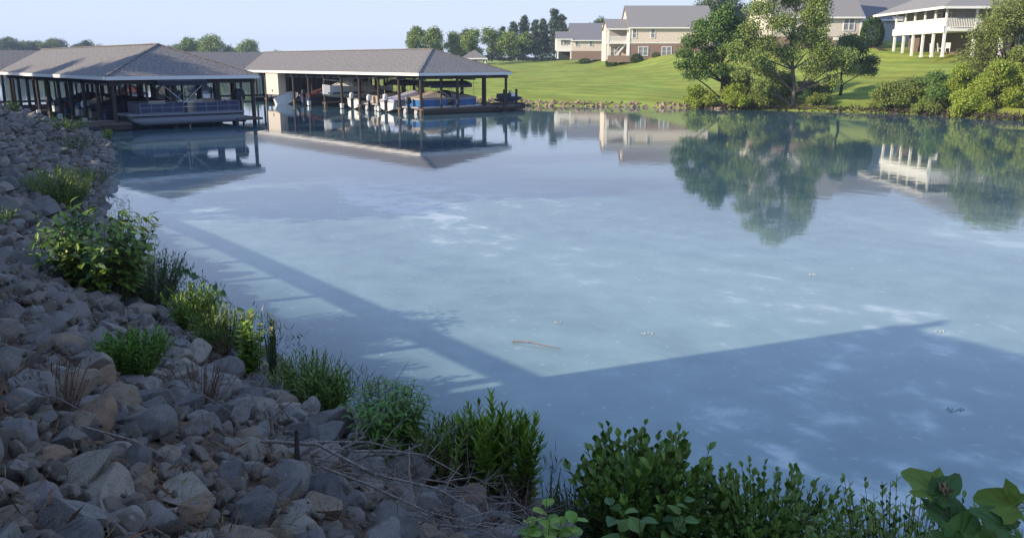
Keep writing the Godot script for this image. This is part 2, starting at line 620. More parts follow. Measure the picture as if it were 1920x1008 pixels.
# ------------------------------------------------------------------ plants on the bank
func stems(called: String, label: String, category: String, at: Vector3, n: int, high: float, spread: float, per: int, ll: float, lw: float, lm: Material, opt := {}) -> Node3D:
	var o := thing(called, label, category, at, 0.0, opt.get("group", ""))
	var w := Build.new()
	var b := Build.new()
	var shape: Array = opt.get("shape", [0.0, 0.8, 1.0, 0.65, 0.0])
	var rise: float = opt.get("rise", 0.55)
	var lone: int = opt.get("single", 0)
	var made := []
	for k in n:
		var a := R(0, TAU)
		var f := sqrt(R())
		var foot := Vector3(cos(a) * f * spread * 0.35, -0.12, sin(a) * f * spread * 0.35)
		var tip := Vector3(cos(a) * f * spread, high * R(0.68, 1.0) * (1.0 - 0.35 * f * float(opt.get("dome", 0.6))), sin(a) * f * spread) + Vector3(R(-0.05, 0.05), 0, R(-0.05, 0.05)) + Vector3(opt.get("lean", 0.0), 0, 0)
		var mid := foot.lerp(tip, 0.5) + Vector3(foot.x - tip.x, 0, foot.z - tip.z) * 0.12
		var pts := []
		var rad := []
		for q in 6:
			var t := q / 5.0
			pts.append(foot.lerp(mid, t).lerp(mid.lerp(tip, t), t))
			rad.append(lerpf(opt.get("thick", 0.007), 0.002, t))
		w.tube(pts, rad, 5, false)
		var spin := R(0, TAU)
		var tone := R(0.8, 1.2)
		for q in per:
			var t := lerpf(opt.get("start", 0.25), 1.0, (q + R(0, 0.6)) / per)
			var p := foot.lerp(mid, t).lerp(mid.lerp(tip, t), t)
			var d := (mid.lerp(tip, t) - foot.lerp(mid, t)).normalized()
			spin += 2.4
			var side := d.cross(Vector3(cos(spin), 0.1, sin(spin))).normalized()
			var dir := (side * (1.0 - rise * lerpf(0.5, 1.25, t)) + d * rise * lerpf(0.5, 1.25, t) + Vector3.UP * 0.05).normalized()
			var face := (Vector3.UP + d * 0.6 + dirn() * 0.35).normalized()
			var s := tone * R(0.75, 1.25) * lerpf(0.8, 1.15, t)
			var size := R(0.7, 1.15) * (1.0 - 0.45 * pow(t, 3.0))
			made.append([p, dir, face, ll * size, lw * size, Color(s * R(0.85, 1.25), s, s * R(0.6, 1.1))])
		if opt.has("flower") and R() < float(opt.get("bloom", 0.6)):
			w.col = Color(1, 1, 1)
			var fb: Build = opt.flower
			for q in 26:
				fb.col = Color(R(0.8, 1.1), R(0.7, 1.1), R(0.7, 1.1))
				fb.blade(tip + Vector3(R(-0.015, 0.015), R(-0.08, 0.07), R(-0.015, 0.015)), (dirn() + Vector3.UP).normalized(), dirn(), 0.025, 0.016)
	obj("stem", w, opt.get("stem_mat", M.stem), o)
	if lone:
		# big leaves are separate pieces, a few shapes shared between them
		var kinds := []
		for k in 6:
			var lb := Build.new()
			lb.leaf(Vector3.ZERO, Vector3(0, 0, -1), Vector3.UP, 1.0, 1.0, R(0.15, 0.4), R(0.05, 0.3), shape)
			kinds.append(lb.done())
		var mats: Array = opt.mats
		made.shuffle()
		made.sort_custom(func(x, y): return x[0].z + x[0].y * 0.5 > y[0].z + y[0].y * 0.5)
		for k in made.size():
			var q: Array = made[k]
			if k < lone:
				var lo := MeshInstance3D.new()
				lo.name = "leaf"
				lo.mesh = kinds[k % 6]
				lo.material_override = mats[rng.randi() % mats.size()]
				var x: Vector3 = q[1].cross(q[2]).normalized()
				var y: Vector3 = x.cross(q[1]).normalized()
				lo.transform = Transform3D(Basis(x * q[4], y * q[3] * 0.8, -q[1] * q[3]), q[0])
				o.add_child(lo, true)
			else:
				b.col = q[5]
				b.leaf(q[0], q[1], q[2], q[3], q[4], 0.25, 0.2, shape)
	else:
		for q in made:
			b.col = q[5]
			b.leaf(q[0], q[1], q[2], q[3], q[4], 0.3, opt.get("droop", 0.2), shape)
	if b.v.size():
		obj("foliage", b, lm, o)
	if opt.has("flower"):
		obj("flower", opt.flower, opt.flower_mat, o)
	return o

# ------------------------------------------------------------------ the marina
const AX := Vector2(0.755, 0.656)   # along the end walls of the shelters
const AL := Vector2(-0.656, 0.755)  # along the shelters, away from the bank
const TURN := 0.7153

func spot(o: Vector2, x: float, s: float, h := 0.0) -> Vector3:
	var q := o + AX * x + AL * s
	return P(q.x, h, q.y)

func shelter(label: String, o: Vector2, wide: float, bays: float, valley: float, rise: float) -> void:
	var t := thing("boat_shelter", label, "boat shelter", spot(o, 0, 0), TURN)
	var e := 3.55
	var r := e + rise
	var hw := wide / 2.0
	var dn := Vector3(0, -0.12, 0)
	var b := Build.new()
	b.slab([Vector3(0, e, 0), Vector3(hw, r, -hw), Vector3(hw, r, -valley - hw), Vector3(0, e, -valley)], dn)
	obj("roof_slope", b, M.shingle, t)
	b = Build.new()
	b.slab([Vector3(wide, e, -valley - wide + 0.05), Vector3(hw, r, -valley - hw), Vector3(hw, r, -hw), Vector3(wide, e, 0)], dn)
	obj("roof_slope", b, M.shingle, t)
	b = Build.new()
	b.slab([Vector3(0, e, 0), Vector3(wide, e, 0), Vector3(hw, r, -hw)], dn)
	obj("roof_hip", b, M.shingle, t)
	b = Build.new()
	b.bar(Vector3(hw, r + 0.03, -hw), Vector3(hw, r + 0.03, -valley - hw), 0.24, 0.07)
	b.bar(Vector3(0, e + 0.03, 0), Vector3(hw, r + 0.03, -hw), 0.2, 0.06)
	b.bar(Vector3(wide, e + 0.03, 0), Vector3(hw, r + 0.03, -hw), 0.2, 0.06)
	obj("ridge_cap", b, M.shingle, t)
	for q in [[Vector3(0.02, e - 0.13, 0), Vector3(0.02, e - 0.13, -valley)], [Vector3(0, e - 0.13, -0.02), Vector3(wide, e - 0.13, -0.02)], [Vector3(wide - 0.02, e - 0.13, 0), Vector3(wide - 0.02, e - 0.13, -valley)]]:
		b = Build.new()
		b.bar(q[0], q[1], 0.05, 0.24)
		obj("fascia", b, M.white, t)
	for x in [0.45, 4.4, 7.6, wide - 0.45]:
		b = Build.new()
		b.bar(Vector3(x, e - 0.2, -0.3), Vector3(x, e - 0.2, -valley), 0.14, 0.28)
		obj("beam", b, M.old_wood, t)
		var k := 0
		while k * bays + 0.35 < valley + 2.0:
			if x == 4.4 and k % 2 == 1:
				k += 1
				continue
			b = Build.new()
			var s := k * bays + 0.35
			b.tube([Vector3(x + R(-0.05, 0.05), -1.2, -s), Vector3(x, e - 0.15, -s)], [0.15, 0.125], 8)
			obj("post", b, M.old_wood, t)
			if x == 0.45:
				b = Build.new()
				b.tube([Vector3(x, -0.3, -s), Vector3(x, 0.5, -s)], [0.158, 0.156], 8)
				obj("waterline_stain", b, M.stain, t)
			k += 1
	var k := 0
	while k * bays < valley:
		b = Build.new()
		b.bar(Vector3(0.2, e - 0.42, -k * bays - 0.35), Vector3(wide - 0.2, e - 0.42, -k * bays - 0.35), 0.1, 0.24)
		obj("cross_beam", b, M.old_wood, t)
		for x in [1.1, 6.6]:
			b = Build.new()
			b.bar(Vector3(x, e - 0.62, -k * bays - 0.5), Vector3(x, e - 0.62, -k * bays - bays + 0.2), 0.1, 0.12)
			obj("lift_beam", b, M.dull, t)
			b = Build.new()
			for z in [0.75, bays - 0.1]:
				b.tube([Vector3(x, e - 0.6, -k * bays - z), Vector3(x + R(-0.1, 0.1), 0.5, -k * bays - z)], [0.015, 0.015], 4, false)
			var cable := obj("lift_cable", b, M.dark, t)
			cable.set_meta("kind", "stuff")
		b = Build.new()
		b.tube([Vector3(2.6, -1.2, -k * bays - 0.35), Vector3(2.62, e - 0.3, -k * bays - 0.35)], [0.09, 0.08], 6)
		obj("post", b, M.old_wood, t)
		k += 1

func dock(label: String, o: Vector2, wide: float, bays: float, valley: float, ends: Vector2) -> void:
	var t := thing("dock", label, "dock", spot(o, 0, 0), TURN)
	var b := Build.new()
	b.box(Vector3(wide - 1.1, 0.42, -valley / 2.0), Vector3(1.9, 0.16, valley + 1.0))
	obj("walkway", b, M.deck, t)
	b = Build.new()
	var mx := (ends.x + ends.y) / 2.0
	var ml := ends.y - ends.x
	b.box(Vector3(mx, 0.44, -0.55), Vector3(ml, 0.14, 1.3))
	obj("end_walkway", b, M.deck, t)
	b = Build.new()
	b.box(Vector3(mx, 0.24, 0.13), Vector3(ml, 0.3, 0.06))
	obj("rim_board", b, M.old_wood, t)
	b = Build.new()
	b.box(Vector3(mx, 0.05, -0.6), Vector3(ml - 0.4, 0.3, 1.0))
	obj("float_block", b, M.dark, t)
	var k := 1
	while k * bays < valley:
		b = Build.new()
		b.box(Vector3(wide / 2.0 - 1.0, 0.4, -k * bays - 0.35), Vector3(wide - 2.6, 0.12, 0.75))
		obj("finger_pier", b, M.deck, t)
		b = Build.new()
		b.box(Vector3(wide / 2.0 - 1.0, 0.16, -k * bays - 0.35), Vector3(wide - 3.0, 0.34, 0.55))
		obj("float_block", b, M.dark, t)
		if k % 2 == 0:
			b = Build.new()
			b.box(Vector3(0.25, 0.28, -k * bays - 0.05), Vector3(0.3, 0.42, 0.22))
			obj("bumper", b, M.white, t)
		k += 1

func ring(x: float, half: float, keel: float, chine: float, sheer: float) -> Array:
	return [Vector3(x, sheer, half), Vector3(x, chine, half * 0.86), Vector3(x, keel, 0.001), Vector3(x, chine, -half * 0.86), Vector3(x, sheer, -half), Vector3(x, sheer - 0.06, -half * 0.9), Vector3(x, sheer - 0.06, half * 0.9)]

func hull(l: float, beam: float, free: float) -> Build:
	var b := Build.new()
	var rows := []
	for q in [[0.0, 0.92, 0.0], [0.3, 1.0, 0.0], [0.6, 0.97, 0.05], [0.8, 0.75, 0.14], [0.93, 0.4, 0.26], [1.0, 0.04, 0.42]]:
		rows.append(ring(l * q[0] - l / 2, beam / 2 * q[1], -0.28 + q[2] * 0.9, -0.02 + q[2] * 0.6, free + q[2] * 0.5))
	b.loft(rows)
	return b

func outboard(t: Node3D, x: float, z: float, turn: float, m: Material, s := 1.0) -> void:
	var b := Build.new()
	var rows := []
	for q in [[0.72, 0.16, 0.13], [0.8, 0.27, 0.2], [1.0, 0.29, 0.21], [1.2, 0.24, 0.18], [1.28, 0.12, 0.1]]:
		var a := []
		for k in 8:
			a.append(Vector3(x, 0, z) + Vector3(cos(TAU * k / 8) * q[1] * s, q[0] * s, -sin(TAU * k / 8) * q[2] * s))
		rows.append(a)
	b.loft(rows)
	var c := obj("outboard_cowling", b, m, t)
	b = Build.new()
	b.box(Vector3(x + 0.02 * turn, 0.3 * s, z), Vector3(0.2, 0.95, 0.12) * s)
	b.box(Vector3(x + 0.08 * turn, -0.2 * s, z), Vector3(0.34, 0.05, 0.16) * s)
	b.tube([Vector3(x - 0.2 * s, -0.38 * s, z), Vector3(x + 0.25 * s, -0.38 * s, z)], [0.05 * s, 0.07 * s], 6)
	obj("outboard_leg", b, M.dark, c)

# bow towards local +x
func pontoon(label: String, at: Vector3, turn: float, l: float, beam: float, fence: Material, cover: Material, motor: Material, lift := 0.0, rails: Material = M.metal, side: Material = M.metal, big := 1.05) -> Node3D:
	var t := thing("pontoon_boat", label, "pontoon boat", at + Vector3(0, lift, 0), turn, "boats in the marina slips")
	for s in [-1, 1]:
		var b := Build.new()
		var z: float = s * (beam / 2 - 0.4)
		b.tube([Vector3(-l / 2, 0.1, z), Vector3(-l / 2 + 0.3, 0.05, z), Vector3(l / 2 - 0.9, 0.05, z), Vector3(l / 2 - 0.3, 0.16, z), Vector3(l / 2, 0.32, z)], [0.25, 0.32, 0.32, 0.2, 0.03], 12)
		obj("pontoon_tube", b, side, t)
	var d := Build.new()
	d.box(Vector3(0, 0.46, 0), Vector3(l, 0.14, beam))
	obj("deck", d, side, t)
	var h := 0.66
	var x0 := -l / 2 + 0.35
	var x1 := l / 2 - 0.75
	for s in [-1, 1]:
		for seg in [[x0, -0.45], [0.35, x1]]:
			var b := Build.new()
			b.box(Vector3((seg[0] + seg[1]) / 2, 0.56 + h / 2, s * (beam / 2 - 0.06)), Vector3(seg[1] - seg[0], h - 0.1, 0.05))
			var f := obj("fence_panel", b, fence, t)
			b = Build.new()
			for y in [0.57, 0.56 + h * 0.55, 0.56 + h + 0.03]:
				b.bar(Vector3(seg[0], y, s * (beam / 2 - 0.025)), Vector3(seg[1], y, s * (beam / 2 - 0.025)), 0.04, 0.045)
			for k in 5:
				var x := lerpf(seg[0], seg[1], k / 4.0)
				b.bar(Vector3(x, 0.53, s * (beam / 2 - 0.028)), Vector3(x, 0.6 + h, s * (beam / 2 - 0.028)), 0.04, 0.04)
			obj("rail", b, rails, f)
		var gb := Build.new()
		gb.bar(Vector3(-0.42, 0.6 + h, s * (beam / 2 - 0.06)), Vector3(0.32, 0.6 + h, s * (beam / 2 - 0.06)), 0.04, 0.04)
		gb.bar(Vector3(-0.42, 0.6 + h * 0.5, s * (beam / 2 - 0.06)), Vector3(0.32, 0.6 + h * 0.5, s * (beam / 2 - 0.06)), 0.03, 0.03)
		obj("gate", gb, M.metal, t)
	for x in [x0, x1]:
		var b := Build.new()
		b.box(Vector3(x, 0.56 + h / 2, 0), Vector3(0.05, h, beam - 0.2))
		obj("fence_panel", b, fence, t)
	if cover:
		var b := Build.new()
		var rows := []
		for q in [[0.0, 0.02, 0.98], [0.12, 0.2, 1.0], [0.32, 0.62, 1.0], [0.45, 0.42, 1.0], [0.7, 0.4, 1.0], [0.9, 0.18, 1.0], [1.0, 0.02, 0.98]]:
			var x: float = lerpf(x0 - 0.05, x1 + 0.05, q[0])
			var y: float = 0.6 + h
			var z: float = beam / 2 * q[2]
			rows.append([Vector3(x, y - 0.16, z), Vector3(x, y, z * 0.97), Vector3(x, y + q[1] * 0.75, z * 0.4), Vector3(x, y + q[1], 0.0), Vector3(x, y + q[1] * 0.75, -z * 0.4), Vector3(x, y, -z * 0.97), Vector3(x, y - 0.16, -z)])
		rows.reverse()
		b.loft(rows)
		obj("cover", b, cover, t)
	else:
		for k in 3:
			var b := Build.new()
			b.box(Vector3([-2.2, -0.6, 2.0][k], 0.78, [0.75, -0.7, -0.6][k]), Vector3(1.1, 0.5, 0.6))
			b.box(Vector3([-2.2, -0.6, 2.0][k], 1.15, [1.0, -0.95, -0.85][k]), Vector3(1.1, 0.45, 0.16))
			obj("seat", b, M.tan, t)
	outboard(t, -l / 2 - 0.15 - 0.2 * (big - 1.05), 0, -1, motor, big)
	return t

func bimini(t: Node3D, x: float, l: float, beam: float, y: float, m: Material) -> void:
	var b := Build.new()
	var rows := []
	for k in 7:
		var a := lerpf(-1, 1, k / 6.0)
		rows.append([Vector3(x - l / 2, y - 0.28 * a * a, a * beam / 2), Vector3(x + l / 2, y - 0.28 * a * a, a * beam / 2), Vector3(x + l / 2, y - 0.3 - 0.28 * a * a, a * beam / 2), Vector3(x - l / 2, y - 0.3 - 0.28 * a * a, a * beam / 2)])
	b.loft(rows)
	obj("canopy", b, m, t)
	b = Build.new()
	for s in [-1, 1]:
		for q in [-0.48, 0.0, 0.48]:
			b.tube([Vector3(x, 1.2, s * beam * 0.46), Vector3(x + q * l, y - 0.3, s * beam * 0.49)], [0.025, 0.025], 5)
	obj("canopy_frame", b, M.metal, t)

func covered_boat(label: String, at: Vector3, turn: float, l: float, beam: float, hm: Material, cm: Material, motor: Material) -> void:
	var t := thing("covered_motorboat", label, "motorboat", at, turn, "boats in the marina slips")
	obj("hull", hull(l, beam, 0.75), hm, t)
	var b := Build.new()
	var rows := []
	for q in [[0.0, 0.93, 0.05], [0.15, 0.98, 0.3], [0.42, 1.03, 0.75], [0.55, 1.0, 0.6], [0.8, 0.78, 0.25], [0.95, 0.34, 0.12], [1.0, 0.03, 0.02]]:
		var x: float = l * q[0] - l / 2
		var z: float = beam / 2 * q[1] + 0.03
		var y: float = 0.78 + 0.2 * q[0]
		rows.append([Vector3(x, y - 0.28, z), Vector3(x, y, z * 0.99), Vector3(x, y + q[2] * 0.8, z * 0.45), Vector3(x, y + q[2], 0.001), Vector3(x, y + q[2] * 0.8, -z * 0.45), Vector3(x, y, -z * 0.99), Vector3(x, y - 0.28, -z)])
	rows.reverse()
	b.loft(rows)
	obj("cover", b, cm, t)
	outboard(t, -l / 2 - 0.12, 0, -1, motor, 1.0)

func cruiser(label: String, at: Vector3, turn: float, l: float, beam: float, hm: Material, motor: Material) -> void:
	var t := thing("cabin_cruiser", label, "motorboat", at, turn, "boats in the marina slips")
	obj("hull", hull(l, beam, 0.95), hm, t)
	var b := Build.new()
	b.box(Vector3(0, 0.32, 0), Vector3(l * 0.9, 0.14, beam * 0.98))
	obj("stripe", b, M.navy, t)
	b = Build.new()
	var rows := []
	for q in [[-0.16, 0.82, 0.72], [-0.1, 0.86, 0.95], [0.12, 0.84, 0.95], [0.24, 0.6, 0.35], [0.34, 0.36, 0.1]]:
		var z: float = beam / 2 * q[1]
		var x: float = q[0] * l
		rows.append([Vector3(x, 0.95, z), Vector3(x, 0.95 + q[2], z * 0.8), Vector3(x, 0.95 + q[2], -z * 0.8), Vector3(x, 0.95, -z)])
	rows.reverse()
	b.loft(rows)
	var cab := obj("cabin", b, M.gelcoat, t)
	for s in [-1, 1]:
		for x in [-0.06, 0.06]:
			b = Build.new()
			b.box(Vector3(x * l, 1.55, s * beam * 0.4), Vector3(l * 0.09, 0.34, 0.14), Basis(Vector3.RIGHT, -s * 0.16))
			obj("window", b, M.glass, cab)
	b = Build.new()
	b.box(Vector3(0.0, 2.02, 0), Vector3(l * 0.34, 0.09, beam * 0.82))
	for s in [-1, 1]:
		b.bar(Vector3(-l * 0.16, 0.9, s * beam * 0.38), Vector3(-l * 0.14, 2.0, s * beam * 0.38), 0.07, 0.05)
	obj("hard_top", b, M.gelcoat, t)
	b = Build.new()
	for s in [-1, 1]:
		b.tube([Vector3(l * 0.1, 1.35, s * beam * 0.42), Vector3(l * 0.32, 1.55, s * beam * 0.28), Vector3(l * 0.48, 1.62, 0)], [0.02, 0.02, 0.02], 5)
	obj("bow_rail", b, M.metal, t)
	outboard(t, -l / 2 - 0.12, 0.35, -1, motor, 1.0)

func build_marina() -> void:
	var o2 := Vector2(-8, 73)
	var o1 := o2 - AX * 25.1 + AL * 0.35
	o1 += Vector2(0.55, -0.9)
	var w := 10.6
	shelter("long grey-roofed boat shelter in the middle with a blue pontoon boat under its near end", o2, w, 3.4, 35.9, 2.1)
	shelter("grey-roofed boat shelter beside the rocky bank, its roof partly in tree shade", o1, w, 3.55, 35.2, 2.2)
	dock("floating dock under the middle boat shelter, its end walkway running past the blue pontoon boat", o2, w, 3.4, 35.9, Vector2(0.3, 11.6))
	dock("floating dock under the boat shelter beside the rocky bank", o1, w, 3.55, 35.2, Vector2(-0.6, 1.3))
	# the cross roof that joins the shelters at their far ends
	var t := thing("connecting_roof", "low grey roof joining the far ends of both boat shelters, running out at the left edge", "boat shelter", spot(o2, 0, 35.9), TURN)
	var hw := w / 2
	var e := 3.54
	for q in [[-14.5, 0.0], [-60.0, -25.1]]:
		var b := Build.new()
		var l: float = q[0]
		var r: float = q[1]
		b.slab([Vector3(l, e, 0), Vector3(r, e, 0), Vector3(r + hw, e + 2.1, -hw), Vector3(l, e + 2.1, -hw)], Vector3(0, -0.12, 0))
		obj("roof_slope", b, M.shingle, t)
		b = Build.new()
		b.bar(Vector3(l, e - 0.13, 0), Vector3(r, e - 0.13, 0), 0.05, 0.24)
		obj("fascia", b, M.white, t)
	var back := Build.new()
	back.slab([Vector3(w, e, -w), Vector3(-60, e, -w), Vector3(-60, e + 2.1, -hw), Vector3(hw, e + 2.1, -hw)], Vector3(0, -0.12, 0))
	obj("roof_slope", back, M.shingle, t)
	for k in 17:
		for z in [-0.4, -w + 0.5]:
			var b := Build.new()
			b.tube([Vector3(w - 1 - k * 3.5, -1.2, z), Vector3(w - 1 - k * 3.5, e - 0.1, z)], [0.14, 0.12], 7)
			obj("post", b, M.old_wood, t)
	var b := Build.new()
	b.box(Vector3(-24, 0.4, -w / 2), Vector3(68, 0.16, 2.0))
	obj("walkway", b, M.deck, t)
	b = Build.new()
	b.box(Vector3(-0.9, 2.0, 0.5), Vector3(0.1, 2.9, 10.0))
	# back wall of the closed bays and the storage locker
	t = thing("storage_locker", "tall beige storage locker hung between posts of the middle shelter above the water", "locker", spot(o2, 0.2, 27.3), TURN)
	b = Build.new()
	b.box(Vector3(0.45, 2.2, -1.5), Vector3(0.9, 2.5, 3.0))
	obj("wall_panel", b, M.beige, t)
	b = Build.new()
	b.box(Vector3(-0.02, 1.35, -1.5), Vector3(0.05, 0.22, 0.22))
	obj("latch", b, M.dark, t)
	b = Build.new()
	b.box(Vector3(0.45, 0.9, -1.5), Vector3(0.96, 0.1, 3.06))
	obj("base_board", b, M.deck, t)
	t = thing("partition_wall", "dark board wall at the back of the closed bays in the middle shelter", "wall", spot(o2, 8.1, 26.0), TURN)
	for k in 30:
		b = Build.new()
		b.box(Vector3(R(-0.01, 0.01), 1.95, -k * 0.6 - 0.3), Vector3(0.05, 3.0, 0.585))
		obj("plank", b, M.board, t)

	# boats in the middle shelter
	var p := pontoon("blue pontoon boat with a tan and dark cover in the middle shelter's first slip", spot(o2, 4.0, 2.0, 0.1), TURN, 7.2, 2.5, M.blue, M.tan, M.dark, 0.0, M.blue_dark)
	b = Build.new()
	b.loft([[Vector3(3.1, 1.22, -1.24), Vector3(3.1, 1.22, 1.24), Vector3(2.9, 1.42, 0)], [Vector3(0.2, 1.24, -1.27), Vector3(0.2, 1.24, 1.27), Vector3(0.2, 1.92, 0)], [Vector3(-0.9, 1.22, -1.27), Vector3(-0.9, 1.22, 1.27), Vector3(-0.9, 1.74, 0)]].map(func(x): x.reverse(); return x))
	obj("dark_cover", b, M.tarp, p)
	bimini(p, 0.2, 4.6, 2.3, 2.7, M.tarp)
	covered_boat("motorboat under a pale lavender cover next to the blue pontoon boat", spot(o2, 3.6, 5.3, 0.35), TURN, 7.0, 2.5, M.gelcoat, M.lavender, M.gelcoat)
	p = pontoon("tan pontoon boat with open seats in the third slip of the middle shelter", spot(o2, 4.0, 8.7, 0.15), TURN, 7.0, 2.4, M.tan, null, M.gelcoat)
	bimini(p, 0.4, 2.6, 2.2, 2.7, M.tarp)
	covered_boat("white motorboat with a black canvas cover in the fourth slip of the middle shelter", spot(o2, 3.9, 12.1, 0.3), TURN, 6.6, 2.4, M.gelcoat, M.tarp, M.gelcoat)
	cruiser("white cabin cruiser with dark windows lifted high in the middle shelter", spot(o2, 3.8, 16.9, 1.1), PI + TURN, 7.6, 2.7, M.gelcoat, M.dark)
	covered_boat("dark blue motorboat under a maroon cover left of the white cabin cruiser", spot(o2, 3.6, 21.6, 0.35), TURN, 6.4, 2.3, M.navy, M.wine, M.dark)
	# a white hull standing on its slip
	t = thing("upright_dinghy", "white dinghy tipped up on edge beside the beige storage locker", "dinghy", spot(o2, 0.2, 25.6, 0.55), TURN + 0.5)
	b = hull(2.6, 1.2, 0.4)
	var dh := obj("hull", b, M.gelcoat, t)
	dh.rotation = Vector3(1.1, 0.3, 0.9)
	b = Build.new()
	b.tube([Vector3(-0.2, -0.3, 0.1), Vector3(-0.1, -0.5, 0.1)], [0.2, 0.2], 8)
	obj("fender", b, M.dark, t)
	# personal watercraft on a drive-up float past the end of the dock
	t = thing("jet_ski", "dark blue jet ski parked nose up at the right end of the dock", "jet ski", spot(o2, 11.7, 1.8, 0.5), TURN - 0.25, "boats in the marina slips")
	b = Build.new()
	var rows := []
	for q in [[-1.4, 0.5, 0.35, 0.5], [-0.8, 0.58, 0.2, 0.62], [0.3, 0.56, 0.2, 0.75], [1.0, 0.38, 0.35, 0.7], [1.5, 0.08, 0.6, 0.66]]:
		rows.append([Vector3(q[0], q[3], q[1]), Vector3(q[0], q[2], q[1] * 0.7), Vector3(q[0], q[2], -q[1] * 0.7), Vector3(q[0], q[3], -q[1])])
	b.loft(rows)
	obj("hull", b, M.navy, t)
	b = Build.new()
	b.loft([[Vector3(-1.2, 0.6, 0.22), Vector3(-1.2, 1.0, 0.14), Vector3(-1.2, 1.0, -0.14), Vector3(-1.2, 0.6, -0.22)], [Vector3(0.1, 0.7, 0.24), Vector3(0.1, 1.05, 0.15), Vector3(0.1, 1.05, -0.15), Vector3(0.1, 0.7, -0.24)]].map(func(x): x.reverse(); return x))
	obj("saddle", b, M.dark, t)
	b = Build.new()
	b.loft([[Vector3(0.15, 0.7, 0.36), Vector3(0.15, 1.2, 0.2), Vector3(0.15, 1.2, -0.2), Vector3(0.15, 0.7, -0.36)], [Vector3(1.2, 0.7, 0.2), Vector3(0.8, 0.95, 0.12), Vector3(0.8, 0.95, -0.12), Vector3(1.2, 0.7, -0.2)]].map(func(x): x.reverse(); return x))
	obj("fairing", b, M.metal, t)
	b = Build.new()
	b.tube([Vector3(0.15, 1.25, -0.38), Vector3(0.3, 1.3, 0), Vector3(0.15, 1.25, 0.38)], [0.03, 0.035, 0.03], 6)
	obj("handlebar", b, M.dark, t)
	t = thing("jet_ski_float", "low dark float under the jet ski at the right end of the dock", "dock", spot(o2, 11.6, 1.8), TURN)
	b = Build.new()
	b.box(Vector3(0, 0.32, 0), Vector3(3.2, 0.5, 1.5))
	obj("float_block", b, M.dark, t)
	b = Build.new()
	b.box(Vector3(0, 0.6, 0), Vector3(3.0, 0.08, 1.3))
	obj("ramp", b, M.deck, t)
	for q in [[11.4, 0.3, "short wooden piling at the right end of the middle dock beside the jet ski"], [9.2, -0.5, "short wooden piling behind the stern of the blue pontoon boat"]]:
		t = thing("piling", q[2], "piling", spot(o2, q[0], q[1]))
		b = Build.new()
		b.tube([Vector3(0, -1, 0), Vector3(0, 1.9, 0)], [0.14, 0.12], 8)
		obj("shaft", b, M.old_wood, t)
		b = Build.new()
		b.tube([Vector3(0, 1.9, 0), Vector3(0, 1.98, 0)], [0.135, 0.1], 8)
		obj("cap", b, M.dark, t)

	# boats in the shelter by the bank
	p = pontoon("silver-railed open pontoon boat in the shelter by the bank", spot(o1, 5.1, 0.9, 0.12), PI + TURN, 8.0, 2.6, M.navy, null, M.dark, 0.4, M.dull, M.dull, 1.6)
	bimini(p, 0.2, 3.4, 2.3, 2.95, M.tarp)
	var names := [["covered_motorboat", "motorboat under a black cover behind the silver-railed pontoon boat", 5.6, M.navy, M.tarp], ["x", "tan and white motorboat third from the near end of the shelter by the bank", 9.2, M.tan, M.tarp], ["x", "motorboat under a grey cover deep inside the shelter by the bank", 12.8, M.gelcoat, M.navy_grey], ["x", "dark motorboat under a brown cover deep inside the shelter by the bank", 16.4, M.navy, M.wine], ["x", "white motorboat with a navy cover near the far end of the shelter by the bank", 20.0, M.gelcoat, M.navy]]
	for q in names:
		covered_boat(q[1], spot(o1, 4.2, q[2], 0.4), TURN, 6.4, 2.4, q[3], q[4], M.gelcoat if q[3] == M.tan else M.dark)
	for k in 6:
		covered_boat(["white motorboat with a blue-grey cover under the connecting roof between the shelters", "navy motorboat with a black cover under the connecting roof between the shelters", "white motorboat with a red cover under the connecting roof between the shelters", "dark motorboat at the left edge under the connecting roof", "tan motorboat at the left edge under the connecting roof", "white motorboat at the left edge under the connecting roof"][k], spot(o2, [-4.0, -8.0, -12.0, -30.0, -34.5, -39.0][k], 39.0, 0.4), TURN + PI / 2, 6.2, 2.3, [M.gelcoat, M.navy, M.gelcoat, M.navy, M.tan, M.gelcoat][k], [M.navy_grey, M.tarp, M.wine, M.tarp, M.tarp, M.navy_grey][k], M.dark)
	# slim pipes that tie the boats, in front of the near pontoon boat
	for k in 3:
		t = thing("mooring_pole", ["slim pale mooring pole in front of the silver-railed pontoon boat", "slim pale mooring pole by the motor of the silver-railed pontoon boat", "slim pale mooring pole beside the lavender covered boat"][k], "mooring pole", [spot(o1, 5.2, -0.15), spot(o1, 9.2, -0.1), spot(o2, 0.1, 5.4)][k])
		b = Build.new()
		b.tube([Vector3(0, -0.8, 0), Vector3(-0.1, [2.6, 2.0, 2.0][k], 0)], [0.035, 0.03], 6)
		obj("pole", b, M.pale, t)
		b = Build.new()
		b.tube([Vector3(0, 0.2, 0), Vector3(-0.02, 0.45, 0)], [0.06, 0.06], 6)
		obj("collar", b, M.dark, t)
	# walkway from the bank to the first shelter
	t = thing("gangway", "weathered grey gangway between the rocks and the shelter by the bank", "gangway", spot(o1, -1.6, 1.0), TURN)
	for k in 14:
		b = Build.new()
		b.box(Vector3(-1.6 + k * 0.26, 0.62 + R(-0.008, 0.008), 0.2), Vector3(0.245, 0.05, 1.5))
		obj("plank", b, M.deck, t)
	b = Build.new()
	b.box(Vector3(0.1, 0.44, 0.94), Vector3(3.7, 0.28, 0.08))
	b.box(Vector3(0.1, 0.44, -0.54), Vector3(3.7, 0.28, 0.08))
	obj("side_beam", b, M.deck, t)

# ------------------------------------------------------------------ houses on the hill
var base_at := Vector3.ZERO

